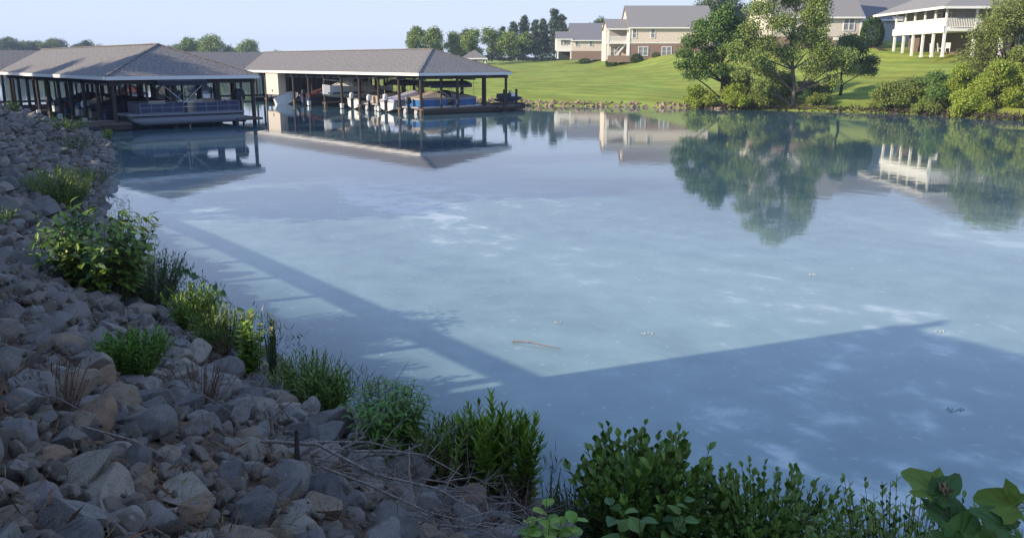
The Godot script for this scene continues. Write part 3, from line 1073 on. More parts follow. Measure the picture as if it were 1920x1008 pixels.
func block(t: Node, called: String, x0: float, x1: float, h0: float, h1: float, d0: float, d1: float, m: Material) -> MeshInstance3D:
	var b := Build.new()
	b.box(P((x0 + x1) / 2, (h0 + h1) / 2, (d0 + d1) / 2) - base_at, Vector3(x1 - x0, h1 - h0, d1 - d0))
	return obj(called, b, m, t)

func gable(t: Node, x0: float, x1: float, e: float, r: float, d0: float, d1: float, m: Material, wall: Material, over := 0.4) -> void:
	var mid := (d0 + d1) / 2
	var low := e - (r - e) * over / (mid - d0)
	var q := -base_at
	var b := Build.new()
	b.slab([P(x0 - 0.25, low, d0 - over) + q, P(x1 + 0.25, low, d0 - over) + q, P(x1 + 0.25, r, mid) + q, P(x0 - 0.25, r, mid) + q], Vector3(0, -0.16, 0))
	b.slab([P(x1 + 0.25, low, d1 + over) + q, P(x0 - 0.25, low, d1 + over) + q, P(x0 - 0.25, r, mid) + q, P(x1 + 0.25, r, mid) + q], Vector3(0, -0.16, 0))
	var o := obj("roof", b, m, t)
	b = Build.new()
	b.bar(P(x0 - 0.25, low - 0.1, d0 - over - 0.03) + q, P(x1 + 0.25, low - 0.1, d0 - over - 0.03) + q, 0.06, 0.22)
	obj("gutter", b, M.white, o)
	for x in [x0 + 0.03, x1 - 0.03]:
		b = Build.new()
		b.slab([P(x, e - 0.05, d0) + q, P(x, e - 0.05, d1) + q, P(x, r - 0.2, mid) + q], Vector3(0.02 if x < mid_of(x0, x1) else -0.02, 0, 0))
		obj("gable_wall", b, wall, t)

func mid_of(a: float, b: float) -> float:
	return (a + b) / 2.0

func window(wall: Node, x: float, h: float, w: float, hh: float, d: float, lights := 2, cross := true) -> void:
	var b := Build.new()
	var q := -base_at
	var f := 0.11
	for s in [-1, 1]:
		b.box(P(x + s * (w / 2 - f / 2), h, d - 0.03) + q, Vector3(f, hh, 0.1))
		b.box(P(x, h + s * (hh / 2 - f / 2), d - 0.03) + q, Vector3(w - 2 * f, f, 0.09))
	for k in range(1, lights):
		b.box(P(x - w / 2 + w * k / lights, h, d - 0.03) + q, Vector3(0.12, hh - 2 * f, 0.085))
	if cross:
		b.box(P(x, h, d - 0.025) + q, Vector3(w - 2 * f, 0.06, 0.07))
	var o := obj("window", b, M.white, wall)
	b = Build.new()
	b.box(P(x, h, d - 0.008) + q, Vector3(w - 0.05, hh - 0.05, 0.03))
	obj("pane", b, M.pane, o)

func railing(t: Node, a: Vector3, e: Vector3, high: float, gap := 0.16) -> void:
	var b := Build.new()
	b.bar(a + Vector3(0, high, 0), e + Vector3(0, high, 0), 0.09, 0.07)
	b.bar(a + Vector3(0, 0.1, 0), e + Vector3(0, 0.1, 0), 0.06, 0.06)
	var n := int(a.distance_to(e) / gap)
	for k in n + 1:
		var p := a.lerp(e, float(k) / n)
		b.box(p + Vector3(0, high / 2, 0), Vector3(0.07, high - 0.06, 0.07))
	obj("railing", b, M.white, t)

func post(t: Node, p: Vector3, high: float, w: float, m: Material) -> void:
	var b := Build.new()
	b.box(p + Vector3(0, high / 2, 0), Vector3(w, high, w))
	b.box(p + Vector3(0, 0.1, 0), Vector3(w + 0.07, 0.2, w + 0.07))
	b.box(p + Vector3(0, high - 0.1, 0), Vector3(w + 0.06, 0.18, w + 0.06))
	obj("post", b, m, t)

func build_houses() -> void:
	var t: Node3D
	var w: MeshInstance3D
	var b: Build
	# two-storey house in the middle
	base_at = P(27, 4.9, 150)
	t = thing("brick_and_siding_house", "large two-storey house with pink siding over red brick behind the big waterside trees", "house", base_at)
	w = block(t, "brick_wall", 20.4, 35.0, 4.6, 7.62, 150, 162, M.brick)
	for x in [22.9, 27.0]:
		window(w, x, 6.25, 1.75, 1.6, 150, 2)
	w = block(t, "siding_wall", 20.42, 34.98, 7.62, 10.5, 150.02, 161.98, M.siding)
	for x in [21.3, 24.5, 32.0]:
		window(w, x, 9.25, 0.8, 1.65, 150.02, 1)
	block(t, "trim_board", 20.38, 35.02, 7.56, 7.7, 149.96, 150.5, M.white)
	block(t, "corner_board", 20.34, 20.55, 4.7, 10.4, 149.93, 150.3, M.white)
	gable(t, 20.4, 35.0, 10.5, 14.25, 150, 162, M.slate, M.siding)
	w = block(t, "porch_back_wall", 16.7, 20.4, 4.6, 11.0, 153.2, 160, M.siding)
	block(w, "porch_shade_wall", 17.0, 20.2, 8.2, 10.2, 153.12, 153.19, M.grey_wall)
	window(w, 18.3, 6.2, 1.6, 1.9, 153.12, 2)
	block(t, "porch_floor", 16.6, 20.4, 7.5, 7.75, 150.4, 153.2, M.white)
	gable(t, 16.7, 20.4, 10.2, 11.85, 150.4, 158, M.slate, M.siding, 0.3)
	for x in [16.85, 20.2]:
		post(t, P(x, 4.7, 150.55) - base_at, 5.5, 0.28, M.white)
	railing(t, P(16.9, 7.75, 150.5) - base_at, P(20.2, 7.75, 150.5) - base_at, 1.0)
	block(t, "retaining_wall", 16.6, 20.6, 4.4, 5.5, 148.9, 149.2, M.brick)
	b = Build.new()
	for k in 9:
		b.box(P(18.2 + k * 0.22, 5.4 + k * 0.26, 151.4) - base_at, Vector3(0.3, 0.06, 1.0))
	b.bar(P(18.1, 5.3, 150.9) - base_at, P(20.1, 7.7, 150.9) - base_at, 0.06, 0.28)
	b.bar(P(18.1, 6.2, 150.9) - base_at, P(20.1, 8.6, 150.9) - base_at, 0.06, 0.08)
	obj("stairs", b, M.white, t)

	# smaller house to the left
	base_at = P(16, 5.2, 185)
	t = thing("low_siding_house", "smaller house with two dark windows and a white balcony left of the big brick house", "house", base_at)
	block(t, "brick_wall", 12.8, 23.0, 4.9, 6.7, 185, 196, M.brick)
	w = block(t, "siding_wall", 12.82, 22.98, 6.7, 9.2, 185.02, 195.98, M.siding)
	for x in [14.0, 17.0, 20.5]:
		window(w, x, 8.3, 0.85, 1.35, 185.02, 1)
	gable(t, 12.8, 23.0, 9.2, 12.75, 185, 197, M.slate_blue, M.siding)
	w = block(t, "porch_wall", 9.7, 12.8, 6.9, 9.6, 186.8, 194, M.gelcoat)
	window(w, 11.2, 8.35, 1.4, 1.1, 186.8, 2)
	block(t, "balcony_floor", 9.6, 12.8, 6.6, 6.9, 185.0, 186.8, M.white)
	gable(t, 9.7, 12.8, 9.35, 10.9, 185.0, 193, M.slate_blue, M.siding, 0.3)
	for x in [9.85, 12.7]:
		post(t, P(x, 5.1, 185.2) - base_at, 4.1, 0.3, M.white)
	railing(t, P(9.9, 6.9, 185.1) - base_at, P(12.7, 6.9, 185.1) - base_at, 1.0)
	block(t, "foundation_wall", 9.8, 12.7, 4.9, 6.6, 190, 192, M.dark_green)

	# beige house at the upper right
	base_at = P(40, 7.1, 115)
	t = thing("beige_house", "beige house with one tall white double window to the right of the big waterside trees", "house", base_at)
	block(t, "brick_wall", 34.6, 46.5, 6.3, 7.75, 115, 127, M.brick)
	w = block(t, "siding_wall", 34.62, 46.48, 7.75, 10.55, 115.02, 126.98, M.cream)
	window(w, 44.8, 9.35, 1.55, 1.75, 115.02, 2)
	window(w, 36.2, 9.35, 1.55, 1.75, 115.02, 2)
	block(t, "corner_board", 46.32, 46.54, 7.7, 10.5, 114.94, 115.2, M.white)
	b = Build.new()
	b.box(P(43.2, 7.45, 114.96) - base_at, Vector3(0.7, 0.4, 0.1))
	obj("vent", b, M.white, t)
	gable(t, 34.6, 46.5, 10.55, 15.1, 115, 127, M.slate, M.cream)
	w = block(t, "side_wing_wall", 46.5, 58, 6.3, 10.6, 122, 132, M.grey_siding)
	window(w, 52.2, 9.5, 0.8, 0.9, 122, 1)
	gable(t, 46.5, 58, 10.6, 15.4, 122, 133, M.slate_blue, M.grey_siding)

	# house with the white two-storey porch
	base_at = P(55, 5.4, 97)
	t = thing("porch_house", "beige house with a white two-level porch on tall posts at the right edge", "house", base_at)
	w = block(t, "siding_wall", 54.2, 84, 8.0, 10.45, 97.2, 112, M.cream)
	window(w, 58.3, 9.3, 1.6, 1.6, 97.2, 2)
	window(w, 64.0, 9.3, 1.6, 1.6, 97.2, 2)
	window(w, 72.0, 9.3, 1.6, 1.6, 97.2, 2)
	w = block(t, "brick_wall", 54.2, 84, 4.6, 8.0, 97.25, 112, M.brick)
	window(w, 58.0, 6.6, 1.6, 1.7, 97.25, 2)
	w = block(t, "porch_back_wall", 50.6, 54.2, 7.9, 10.4, 98.6, 112, M.grey_wall)
	for d in [100.2, 102.4]:
		b = Build.new()
		b.box(P(50.56, 9.05, d) - base_at, Vector3(0.1, 2.1, 1.0))
		var door := obj("door", b, M.white, w)
		b = Build.new()
		b.box(P(50.5, 9.2, d) - base_at, Vector3(0.05, 1.5, 0.7))
		obj("pane", b, M.pane, door)
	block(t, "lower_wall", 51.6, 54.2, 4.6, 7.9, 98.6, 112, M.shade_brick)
	var deck := block(t, "porch_floor", 47.5, 54.2, 7.75, 8.05, 95.0, 107.6, M.white)
	block(deck, "skirt_board", 47.44, 47.5, 7.6, 8.35, 94.96, 107.64, M.white)
	for k in 6:
		var d := 95.15 + k * 2.45
		var o := P(47.7, 0, d) - base_at
		post(t, o + Vector3(0, 5.0, 0), 2.75, 0.24, M.white)
		post(t, o + Vector3(0, 8.05, 0), 2.3, 0.18, M.white)
	for x in [51.0, 54.0]:
		post(t, P(x, 5.0, 95.15) - base_at, 2.75, 0.3, M.white)
		post(t, P(x, 8.05, 95.15) - base_at, 2.3, 0.24, M.white)
	b = Build.new()
	for k in 62:
		b.box(P(47.62, 8.62, 95.2 + k * 0.2) - base_at, Vector3(0.05, 0.95, 0.13))
	b.box(P(47.62, 9.12, 101.3) - base_at, Vector3(0.12, 0.08, 12.4))
	obj("railing", b, M.white, t)
	railing(t, P(47.7, 8.1, 95.1) - base_at, P(54.0, 8.1, 95.1) - base_at, 1.0, 0.18)
	var q := -base_at
	var e := 10.35
	b = Build.new()
	b.slab([P(46.9, e, 94.3) + q, P(85, e, 94.3) + q, P(78, 14.6, 103) + q, P(55.6, 14.6, 103) + q], Vector3(0, -0.18, 0))
	b.slab([P(46.9, e, 112.5) + q, P(46.9, e, 94.3) + q, P(55.6, 14.6, 103) + q, P(55.6, 14.6, 103.8) + q], Vector3(0, -0.18, 0))
	b.slab([P(85, e, 112.5) + q, P(46.9, e, 112.5) + q, P(55.6, 14.6, 103.8) + q, P(78, 14.6, 103.8) + q], Vector3(0, -0.18, 0))
	var rf := obj("roof", b, M.slate, t)
	b = Build.new()
	b.bar(P(46.86, e - 0.14, 94.26) + q, P(46.86, e - 0.14, 112.5) + q, 0.06, 0.26)
	b.bar(P(46.83, e - 0.14, 94.23) + q, P(85, e - 0.14, 94.23) + q, 0.06, 0.26)
	obj("gutter", b, M.white, rf)
	# things on and under the porch
	var chairs := ["white plastic chair under the two-level porch, nearest the corner post", "white plastic chair in the middle under the two-level porch", "white plastic chair farthest back under the two-level porch"]
	for k in 3:
		t = thing("garden_chair", chairs[k], "chair", P(48.9 + 0.3 * k, 5.55, 96.5 + k * 2.3), R(0, 3), "garden chairs under the porch")
		b = Build.new()
		b.box(Vector3(0, 0.42, 0), Vector3(0.5, 0.05, 0.5))
		obj("seat", b, M.white, t)
		b = Build.new()
		b.box(Vector3(0, 0.7, -0.25), Vector3(0.5, 0.6, 0.05), Basis(Vector3.RIGHT, -0.2))
		obj("backrest", b, M.white, t)
		for s in [[-1, -1], [1, -1], [-1, 1], [1, 1]]:
			b = Build.new()
			b.box(Vector3(s[0] * 0.21, 0.2, s[1] * 0.21), Vector3(0.05, 0.4, 0.05))
			obj("leg", b, M.white, t)
	t = thing("patio_umbrella", "folded reddish patio umbrella on the upper porch", "umbrella", P(49.3, 8.05, 99.0), 0.3)
	b = Build.new()
	b.tube([Vector3(0, 0, 0), Vector3(0, 2.1, 0)], [0.03, 0.03], 6)
	obj("pole", b, M.white, t)
	b = Build.new()
	b.tube([Vector3(0, 0.9, 0), Vector3(0.02, 1.2, 0), Vector3(0, 2.05, 0)], [0.2, 0.22, 0.04], 8)
	obj("canopy", b, M.wine, t)
	# planting beds of bark mulch
	for q2 in [[Vector2(47.5, 116.5), 7.0, 3.0, 0.25, "brown mulch bed beside the round clipped tree"], [Vector2(46.9, 110.5), 3.0, 5.0, 0.1, "brown mulch bed beyond the porch posts"]]:
		var c: Vector2 = q2[0]
		b = Build.new()
		for a in 14:
			var a0 := TAU * a / 14
			var a1 := TAU * (a + 1) / 14
			var p0 := c + Vector2(cos(a0) * q2[1] / 2, sin(a0) * q2[2] / 2)
			var p1 := c + Vector2(cos(a1) * q2[1] / 2, sin(a1) * q2[2] / 2)
			b.tri(P(c.x, lawn(c.x, c.y) + 0.16, c.y), P(p0.x, lawn(p0.x, p0.y) + 0.05, p0.y), P(p1.x, lawn(p1.x, p1.y) + 0.05, p1.y))
		structure(obj("mulch_bed", b, M.mulch))
	# small shelter behind the marina roofs
	base_at = P(-6.6, 4.5, 150)
	t = thing("lawn_gazebo", "small grey-roofed gazebo with a white fascia behind the ridge of the middle boat shelter", "gazebo", base_at)
	b = Build.new()
	for k in 4:
		var c0 := Vector3([-2.3, 2.3, 2.3, -2.3][k], 0.6, [2.3, 2.3, -2.3, -2.3][k])
		var c1 := Vector3([2.3, 2.3, -2.3, -2.3][k], 0.6, [2.3, -2.3, -2.3, 2.3][k])
		b.tri(c0, c1, Vector3(0, 2.0, 0))
	obj("roof", b, M.shingle, t)
	b = Build.new()
	for k in 4:
		var c0 := Vector3([-2.3, 2.3, 2.3, -2.3][k], 0.48, [2.3, 2.3, -2.3, -2.3][k])
		var c1 := Vector3([2.3, 2.3, -2.3, -2.3][k], 0.48, [2.3, -2.3, -2.3, 2.3][k])
		b.bar(c0, c1, 0.06, 0.22)
	obj("fascia", b, M.white, t)
	for s in [[-2, -2], [2, -2], [-2, 2], [2, 2]]:
		b = Build.new()
		b.box(Vector3(s[0], -1.3, s[1]), Vector3(0.16, 3.6, 0.16))
		obj("post", b, M.white, t)

# ------------------------------------------------------------------ far bank
func build_far_bank() -> void:
	hill_noise.seed = 4
	hill_noise.frequency = 0.02
	# mown lawn: bands a mower left, and mottled turf
	var im := Image.create(512, 512, false, Image.FORMAT_RGB8)
	var f := FastNoiseLite.new()
	f.seed = 31
	f.frequency = 0.02
	f.fractal_octaves = 5
	for y in 512:
		for x in 512:
			var band := sin((x * 0.8 + y * 1.0) * TAU / 32.0 * 1.0 + f.get_noise_2d(x * 0.6, y * 0.6) * 2.5)
			var v := 1.0 + 0.13 * band + 0.16 * f.get_noise_2d(x * 3, y * 3) + 0.25 * f.get_noise_2d(x * 0.5 + 900, y * 0.5)
			var dry := 0.2 * f.get_noise_2d(x * 1.1 + 300, y * 1.1)
			im.set_pixel(x, y, Color(0.215 * v * (1.0 + dry), 0.262 * v, 0.055 * v).linear_to_srgb())
	var m := StandardMaterial3D.new()
	m.albedo_texture = ImageTexture.create_from_image(im)
	m.roughness = 0.95
	m.metallic_specular = 0.15
	var g := obj("lawn_hill", ground_grid(-110, 170, 18, 330, 140, 156, lawn, 0.25, 1.0 / 64.0, -1.2), m)
	structure(g)
	# stones along the waterline of the lawn
	var mm := MultiMesh.new()
	mm.transform_format = MultiMesh.TRANSFORM_3D
	mm.use_colors = true
	mm.mesh = rock_mesh(1, 77).done()
	var put := []
	for k in far_shore.size() - 1:
		var a: Vector2 = far_shore[k]
		var e: Vector2 = far_shore[k + 1]
		if a.x > 22 or a.x < -60:
			continue
		var n := int(a.distance_to(e) * 9.0)
		for q in n:
			var p := a.lerp(e, R()) + (e - a).orthogonal().normalized() * R(-0.25, 0.85)
			var p2 := a.lerp(e, R())
			if from_shore(far_shore, p, -1.0) < -0.4:
				p = p2
			put.append(Transform3D(Basis(dirn(), R(0, TAU)) * Basis.from_scale(Vector3(1.2, 0.8, 1.0) * R(0.1, 0.23)), P(p.x, clampf(from_shore(far_shore, p, -1.0), 0.0, 0.9) * 0.55 + 0.05, p.y)))
	mm.instance_count = put.size()
	for k in put.size():
		mm.set_instance_transform(k, put[k])
		var v := R(0.6, 1.3)
		mm.set_instance_color(k, Color(v * R(1.0, 1.2), v, v * 0.9))
	var o := MultiMeshInstance3D.new()
	o.name = "shore_stones"
	o.multimesh = mm
	var sm := mat(0.26, 0.22, 0.19, 0.9)
	sm.vertex_color_use_as_albedo = true
	o.material_override = sm
	o.set_meta("kind", "stuff")
	g.add_child(o)

	var shade_blades := Build.new()  # dark blades stand in for the shade under the shrubs along the waterline
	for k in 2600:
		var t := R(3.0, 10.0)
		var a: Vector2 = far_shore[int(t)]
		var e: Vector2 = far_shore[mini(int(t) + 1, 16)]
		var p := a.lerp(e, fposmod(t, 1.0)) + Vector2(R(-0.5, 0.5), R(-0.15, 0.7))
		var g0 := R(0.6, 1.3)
		shade_blades.col = Color(g0, g0, g0)
		shade_blades.blade(P(p.x, R(0.0, 0.5), p.y), (dirn() + Vector3.DOWN * 0.5).normalized(), dirn(), R(0.2, 0.6), R(0.06, 0.2))
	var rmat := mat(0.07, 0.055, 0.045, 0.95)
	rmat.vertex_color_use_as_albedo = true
	var ro := obj("waterline_shade", shade_blades, rmat, g)
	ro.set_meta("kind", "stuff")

	# the big trees by the water
	var oak := leafy(0.095, 0.165, 0.045)
	var birch := leafy(0.16, 0.22, 0.066)
	var olive := leafy(0.135, 0.18, 0.05)
	var bright := leafy(0.195, 0.26, 0.042)
	rng.seed = 11
	var c := [[-2.6, 3.6, 0.4, 1.15, 0.8], [-1.0, 4.2, -0.6, 1.3, 0.9], [-2.9, 5.6, 0.0, 1.25, 0.8], [-1.4, 6.3, 0.5, 1.3, 0.9], [0.4, 5.4, 0.6, 1.5, 1.0], [-0.6, 7.6, 0.2, 1.2, 0.85], [0.9, 7.2, -0.6, 1.3, 0.9], [1.5, 4.3, 0.7, 1.3, 0.8], [0.0, 8.5, 0.0, 0.8, 0.6], [1.9, 5.9, -0.2, 1.2, 0.9], [-3.9, 4.4, 0.2, 0.8, 0.45], [-4.0, 3.3, 0.3, 0.7, 0.4], [-0.3, 2.9, 0.8, 1.0, 0.6], [1.0, 2.6, 0.5, 0.9, 0.6], [-1.9, 2.5, 0.5, 0.8, 0.5], [-3.2, 2.4, 0.2, 0.8, 0.4], [2.6, 4.9, 0.3, 1.0, 0.6], [-2.2, 7.0, -0.3, 1.0, 0.6]]
	tree("shade_tree", "dark green spreading tree on the lawn left of the tall birch by the water", P(20.6, 0.9, 83.5), [Vector3.ZERO, Vector3(0.1, 1.6, 0), Vector3(-0.2, 3.2, 0.1), Vector3(0.1, 5.2, 0), Vector3(0.0, 8.0, 0)], 0.24, c, 4200, 6, 0.23, oak, M.bark)
	c = []
	for q in [[-0.6, 11.8, 1.3], [1.0, 11.0, 1.2], [-2.0, 10.6, 1.2], [1.4, 9.6, 1.2], [-0.4, 9.9, 1.4], [-2.6, 8.9, 1.3], [1.2, 8.6, 1.4], [1.6, 7.8, 1.2], [-1.2, 7.6, 1.4], [1.3, 6.9, 1.2], [-3.3, 7.1, 1.1], [0.6, 6.4, 1.4], [-2.2, 5.8, 1.3], [1.7, 5.9, 1.1], [-0.4, 4.9, 1.3], [2.0, 5.0, 1.3], [-3.0, 4.5, 1.2], [3.4, 4.6, 1.1], [-1.8, 3.6, 1.1], [1.4, 3.6, 1.2], [4.2, 3.5, 0.8], [-3.6, 3.0, 0.9], [2.8, 2.5, 0.8], [-0.2, 2.7, 0.9], [-2.4, 2.1, 0.9], [1.3, 2.0, 0.8], [3.2, 4.0, 0.9], [-4.2, 5.4, 0.9], [-1.2, 1.7, 0.7]]:
		c.append([q[0] * 1.3 - 0.3, q[1], R(-1.6, 1.6), q[2] * 1.1, q[2] * 0.72])
	tree("birch_tree", "tallest tree on the far waterline with pale loose leaves and a leaning trunk", P(26.6, 0.35, 80.4), [Vector3.ZERO, Vector3(0.1, 1.3, 0), Vector3(-0.2, 3.4, 0), Vector3(-0.6, 6.0, 0.2), Vector3(-0.3, 8.5, 0), Vector3(-0.4, 11.5, 0)], 0.24, c, 6800, 6, 0.21, birch, M.pale_bark)
	c = [[-1.6, 3.0, 0, 1.1, 0.7], [-0.6, 4.2, 0.5, 1.2, 0.8], [0.8, 3.6, -0.3, 1.2, 0.75], [1.6, 2.7, 0.2, 1.1, 0.6], [0.3, 5.2, 0, 1.0, 0.7], [2.5, 3.4, 0.1, 0.9, 0.5], [-2.4, 3.7, 0, 0.8, 0.5], [1.5, 4.6, 0.2, 0.9, 0.6], [2.6, 2.5, 0.3, 0.7, 0.4]]
	tree("ornamental_tree", "small round dark tree with a bare stem right of the tall birch", P(32.4, 1.2, 83.8), [Vector3.ZERO, Vector3(0.1, 1.1, 0), Vector3(-0.1, 2.0, 0), Vector3(0.2, 3.4, 0), Vector3(0.2, 4.8, 0)], 0.16, c, 2000, 6, 0.21, leafy(0.075, 0.12, 0.04), M.bark)
	c = [[-0.5, 1.7, 0, 0.8, 0.5], [0.6, 2.2, 0.2, 0.8, 0.5], [0.0, 2.9, 0, 0.7, 0.45]]
	tree("sapling", "thin young tree standing just left of the tall birch trunk", P(24.7, 0.5, 81.4), [Vector3.ZERO, Vector3(0.1, 1.5, 0), Vector3(0.0, 3.0, 0)], 0.07, c, 300, 6, 0.18, olive, M.bark)
	# shrubs under and beside them, along the waterline
	var low := [
		[18.6, 83.9, 2.0, 2.0, "bright", "light green shrub at the waterline below the dark spreading tree"],
		[21.6, 82.1, 2.2, 2.2, "bright", "yellow-green shrub between the spreading tree and the birch"],
		[23.9, 81.2, 1.9, 1.7, "olive", "olive shrub touching the birch trunk on its left side"],
		[22.6, 84.0, 2.3, 3.0, "olive", "olive shrub filling the gap between the spreading tree and the birch, farther back"],
		[26.0, 83.2, 2.2, 2.6, "bright", "light green shrub behind the birch trunk"],
		[29.6, 82.6, 1.7, 1.7, "olive", "olive shrub between the birch and the small round tree"],
		[28.8, 79.6, 1.5, 1.2, "olive", "low olive shrub right of the birch trunk at the water"],
		[33.9, 76.2, 1.7, 2.4, "olive", "leftmost olive bush of the row right of the small round tree"],
		[35.6, 75.0, 2.0, 2.8, "olive", "olive bush with sprouting top shoots in the row before the porch lawn"],
		[37.0, 73.4, 2.0, 3.0, "oak", "dark bush in the row before the porch lawn"],
		[37.9, 71.2, 2.2, 3.4, "bright", "bright green bush left of the large bright mound at the right edge"],
		[39.6, 69.0, 2.6, 3.9, "bright", "large bright mound of leaves hanging into the water at the right edge"],
		[37.6, 69.6, 1.8, 2.2, "bright", "low bright bush trailing into the water below the bright mounds"],
		[41.6, 66.9, 2.8, 3.8, "bright", "rightmost bright bush at the waterline by the frame edge"],
		[36.0, 73.4, 1.5, 1.3, "olive", "low tangled olive shrub overhanging the dark waterline"],
		[33.2, 76.6, 1.2, 0.9, "olive", "small olive shrub at the waterline right of the shaded grass"],
		[41.4, 71.2, 2.8, 4.6, "olive", "tall olive bush behind the bright mounds"],
	]
	for q in low:
		var cl := auto_clumps(9, q[2] * 0.75, 0.35, q[3] - 0.3, 0.75 * minf(1.0, q[3] / 2.0), func(tt): return sqrt(maxf(0.05, 1.0 - tt * tt * 0.8)))
		var lm: Material = {"bright": bright, "olive": olive, "oak": oak}[q[4]]
		tree("waterside_shrub", q[5], P(q[0], maxf(lawn(q[0], q[1]), 0.0), q[1]), [Vector3.ZERO, Vector3(0, 0.4, 0), Vector3(0.1, q[3] * 0.6, 0)], 0.06, cl, int(260 * q[2] * q[3]) + 160, 6, 0.17, lm, M.bark, "shrubs along the far waterline", "shrub")
	var cl2 := auto_clumps(34, 4.0, 2.0, 8.2, 1.45, func(tt): return 0.45 + 0.75 * sin(PI * clampf(tt * 0.9 + 0.12, 0, 1)))
	tree("crape_myrtle", "broad bushy tree with reddish tips in front of the porch house", P(42.2, 0.9, 72.6), [Vector3.ZERO, Vector3(0.1, 1.4, 0), Vector3(-0.2, 3.0, 0), Vector3(0.1, 5.5, 0), Vector3(0, 8.0, 0)], 0.2, cl2, 8500, 6, 0.19, leafy(0.14, 0.178, 0.058), M.bark)
	# clipped shrubs by the houses
	var clipped := [[47.4, 113.6, 1.35, 4.0, "tall egg-shaped clipped evergreen between the beige house and its side wing"], [44.9, 113.4, 1.0, 1.5, "low round clipped bush left of the egg-shaped evergreen"], [46.0, 113.2, 0.8, 1.3, "small dark clipped bush at the foot of the egg-shaped evergreen"], [21.6, 148.6, 1.0, 1.5, "round dark bush below the corner of the big brick house"], [25.0, 148.9, 0.6, 0.7, "tiny dark bush between the brick house's lower windows"], [17.6, 151.6, 0.9, 1.8, "green bush under the porch of the big brick house"], [15.6, 183.8, 1.3, 1.0, "low wide bush before the smaller house with two dark windows"]]
	for q in clipped:
		var at := P(q[0], lawn(q[0], q[1]) - 0.05, q[1])
		t_bush("clipped_evergreen", q[4], at, q[2], q[3])

	# trees behind: along the back of the lawn
	var far_green := leafy(0.16, 0.22, 0.06)
	var far_dark := leafy(0.075, 0.11, 0.055)
	var pine := leafy(0.07, 0.1, 0.062)
	rng.seed = 23
	var back := [[-25.5, 228, 9.5, 3.2], [-21.5, 236, 9.0, 3.4], [-16.0, 240, 8.0, 3.6], [-10.5, 226, 8.4, 3.6], [-5.5, 232, 9.0, 3.6], [-0.5, 228, 7.6, 3.4], [-13.5, 250, 9.5, 3.6], [3.0, 236, 8.0, 3.0]]
	var said := ["leftmost rounded green tree rising behind the middle shelter's roof", "second rounded green tree from the left behind the middle shelter's roof", "low yellow-green tree behind the middle shelter's hip", "rounded green tree right above the middle shelter's hip end", "green tree above the gazebo roof", "rounded green tree right of the gazebo", "darker tree peeking between the rounded green trees", "small green tree at the foot of the tall pines"]
	for k in back.size():
		var q: Array = back[k]
		far_tree(said[k], P(q[0], 4.6, q[1]), q[2], q[3], far_green if k != 6 else far_dark, "rounded trees behind the lawn")
	var pines := [[0.5, 238, 10.5, 2.6], [3.4, 242, 12.5, 2.6], [6.4, 236, 11.0, 2.5], [8.6, 240, 11.5, 2.8], [11.6, 237, 14.0, 3.0], [14.0, 243, 12.8, 2.8], [-2.6, 246, 9.5, 2.4]]
	said = ["leftmost tall pine behind the lawn", "second tall pine from the left behind the lawn", "slim pine in the middle of the pine group", "pine just left of the tallest pine", "tallest pine, beside the smaller house", "pine half hidden behind the smaller house", "short pine left of the pine group behind green trees"]
	for k in pines.size():
		conifer(said[k], P(pines[k][0], 4.8, pines[k][1]), pines[k][2], pines[k][3], pine, "pines behind the lawn")
	said = ["dark tree behind the big brick house at its right gable", "dark tree rising between the brick house and the tall birch", "tree behind the smaller house's roof", "dark tree above the roof of the beige house's side wing", "tree behind the porch house's roof at the right"]
	var behind := [[42.5, 182, 13.5, 4.6], [48.0, 190, 15.0, 5.0], [23.0, 224, 10.5, 3.4], [66.0, 150, 13.0, 4.6], [86.0, 150, 12.0, 5.0]]
	for k in behind.size():
		far_tree(said[k], P(behind[k][0], 5.6, behind[k][1]), behind[k][2], behind[k][3], far_dark, "dark trees behind the houses")
	# hedge line at the back of the lawn
	var hb := Build.new()
	for k in 5200:
		var x := R(-20, 16)
		var s := R(0.7, 1.2)
		hb.col = Color(s, s, s)
		hb.blade(P(x, 4.9 + R(0, 1.7) * (0.7 + 0.4 * sin(x * 0.9)), 222 + R(-1, 1)), (dirn() + Vector3.DOWN * 0.4).normalized(), dirn(), 0.5, 0.28)
	var ho := obj("hedge_foliage", hb, leafy(0.035, 0.05, 0.028))
	tag(ho, "dark unclipped hedge along the back edge of the lawn", "hedge")
	ho.set_meta("kind", "stuff")
	# left of the marina, across the lake
	structure(obj("far_hill", ground_grid(-460, -40, 262, 700, 40, 30, far_land, 1.2, 0.02, -1.0), mat(0.06, 0.085, 0.035, 0.95, 0.5, 0.05)))
	rng.seed = 37
	said = ["leftmost rounded tree showing above the boat shelter roofs across the lake", "tallest rounded tree showing above the boat shelter roofs across the lake", "third rounded tree of the clump above the left shelter's hip", "small tree at the right end of the clump above the left shelter's hip"]
	var cl := [[-107.5, 286, 12.2, 5.2], [-98.5, 284, 12.8, 5.6], [-86.5, 284, 11.4, 5.0], [-79.0, 290, 7.8, 3.4]]
	for k in 4:
		far_tree(said[k], P(cl[k][0], 0.3, cl[k][1]), cl[k][2], cl[k][3], leafy(0.18, 0.24, 0.09), "trees across the lake")
	var hill_mats := [leafy(0.07, 0.105, 0.055), leafy(0.13, 0.18, 0.055), leafy(0.055, 0.085, 0.05)]
	for k in 40:
		var x := -300.0 + k * 4.7
		var d := 400.0 + R(-14, 14)
		var high := lerpf(23.0, 12.5, smoothstep(-258, -236, x)) * R(0.8, 1.12)
		if x > -195:
			high *= 0.72
		far_tree(["dark round tree on the wooded hillside above the leftmost roof", "light yellow-green tree on the wooded hillside above the leftmost roof", "deep green tree on the wooded hillside above the leftmost roof"][k % 3], P(x, far_land(x, d) - 1.0, d), high, R(5.0, 7.5), hill_mats[k % 3], "wooded hillside across the lake")

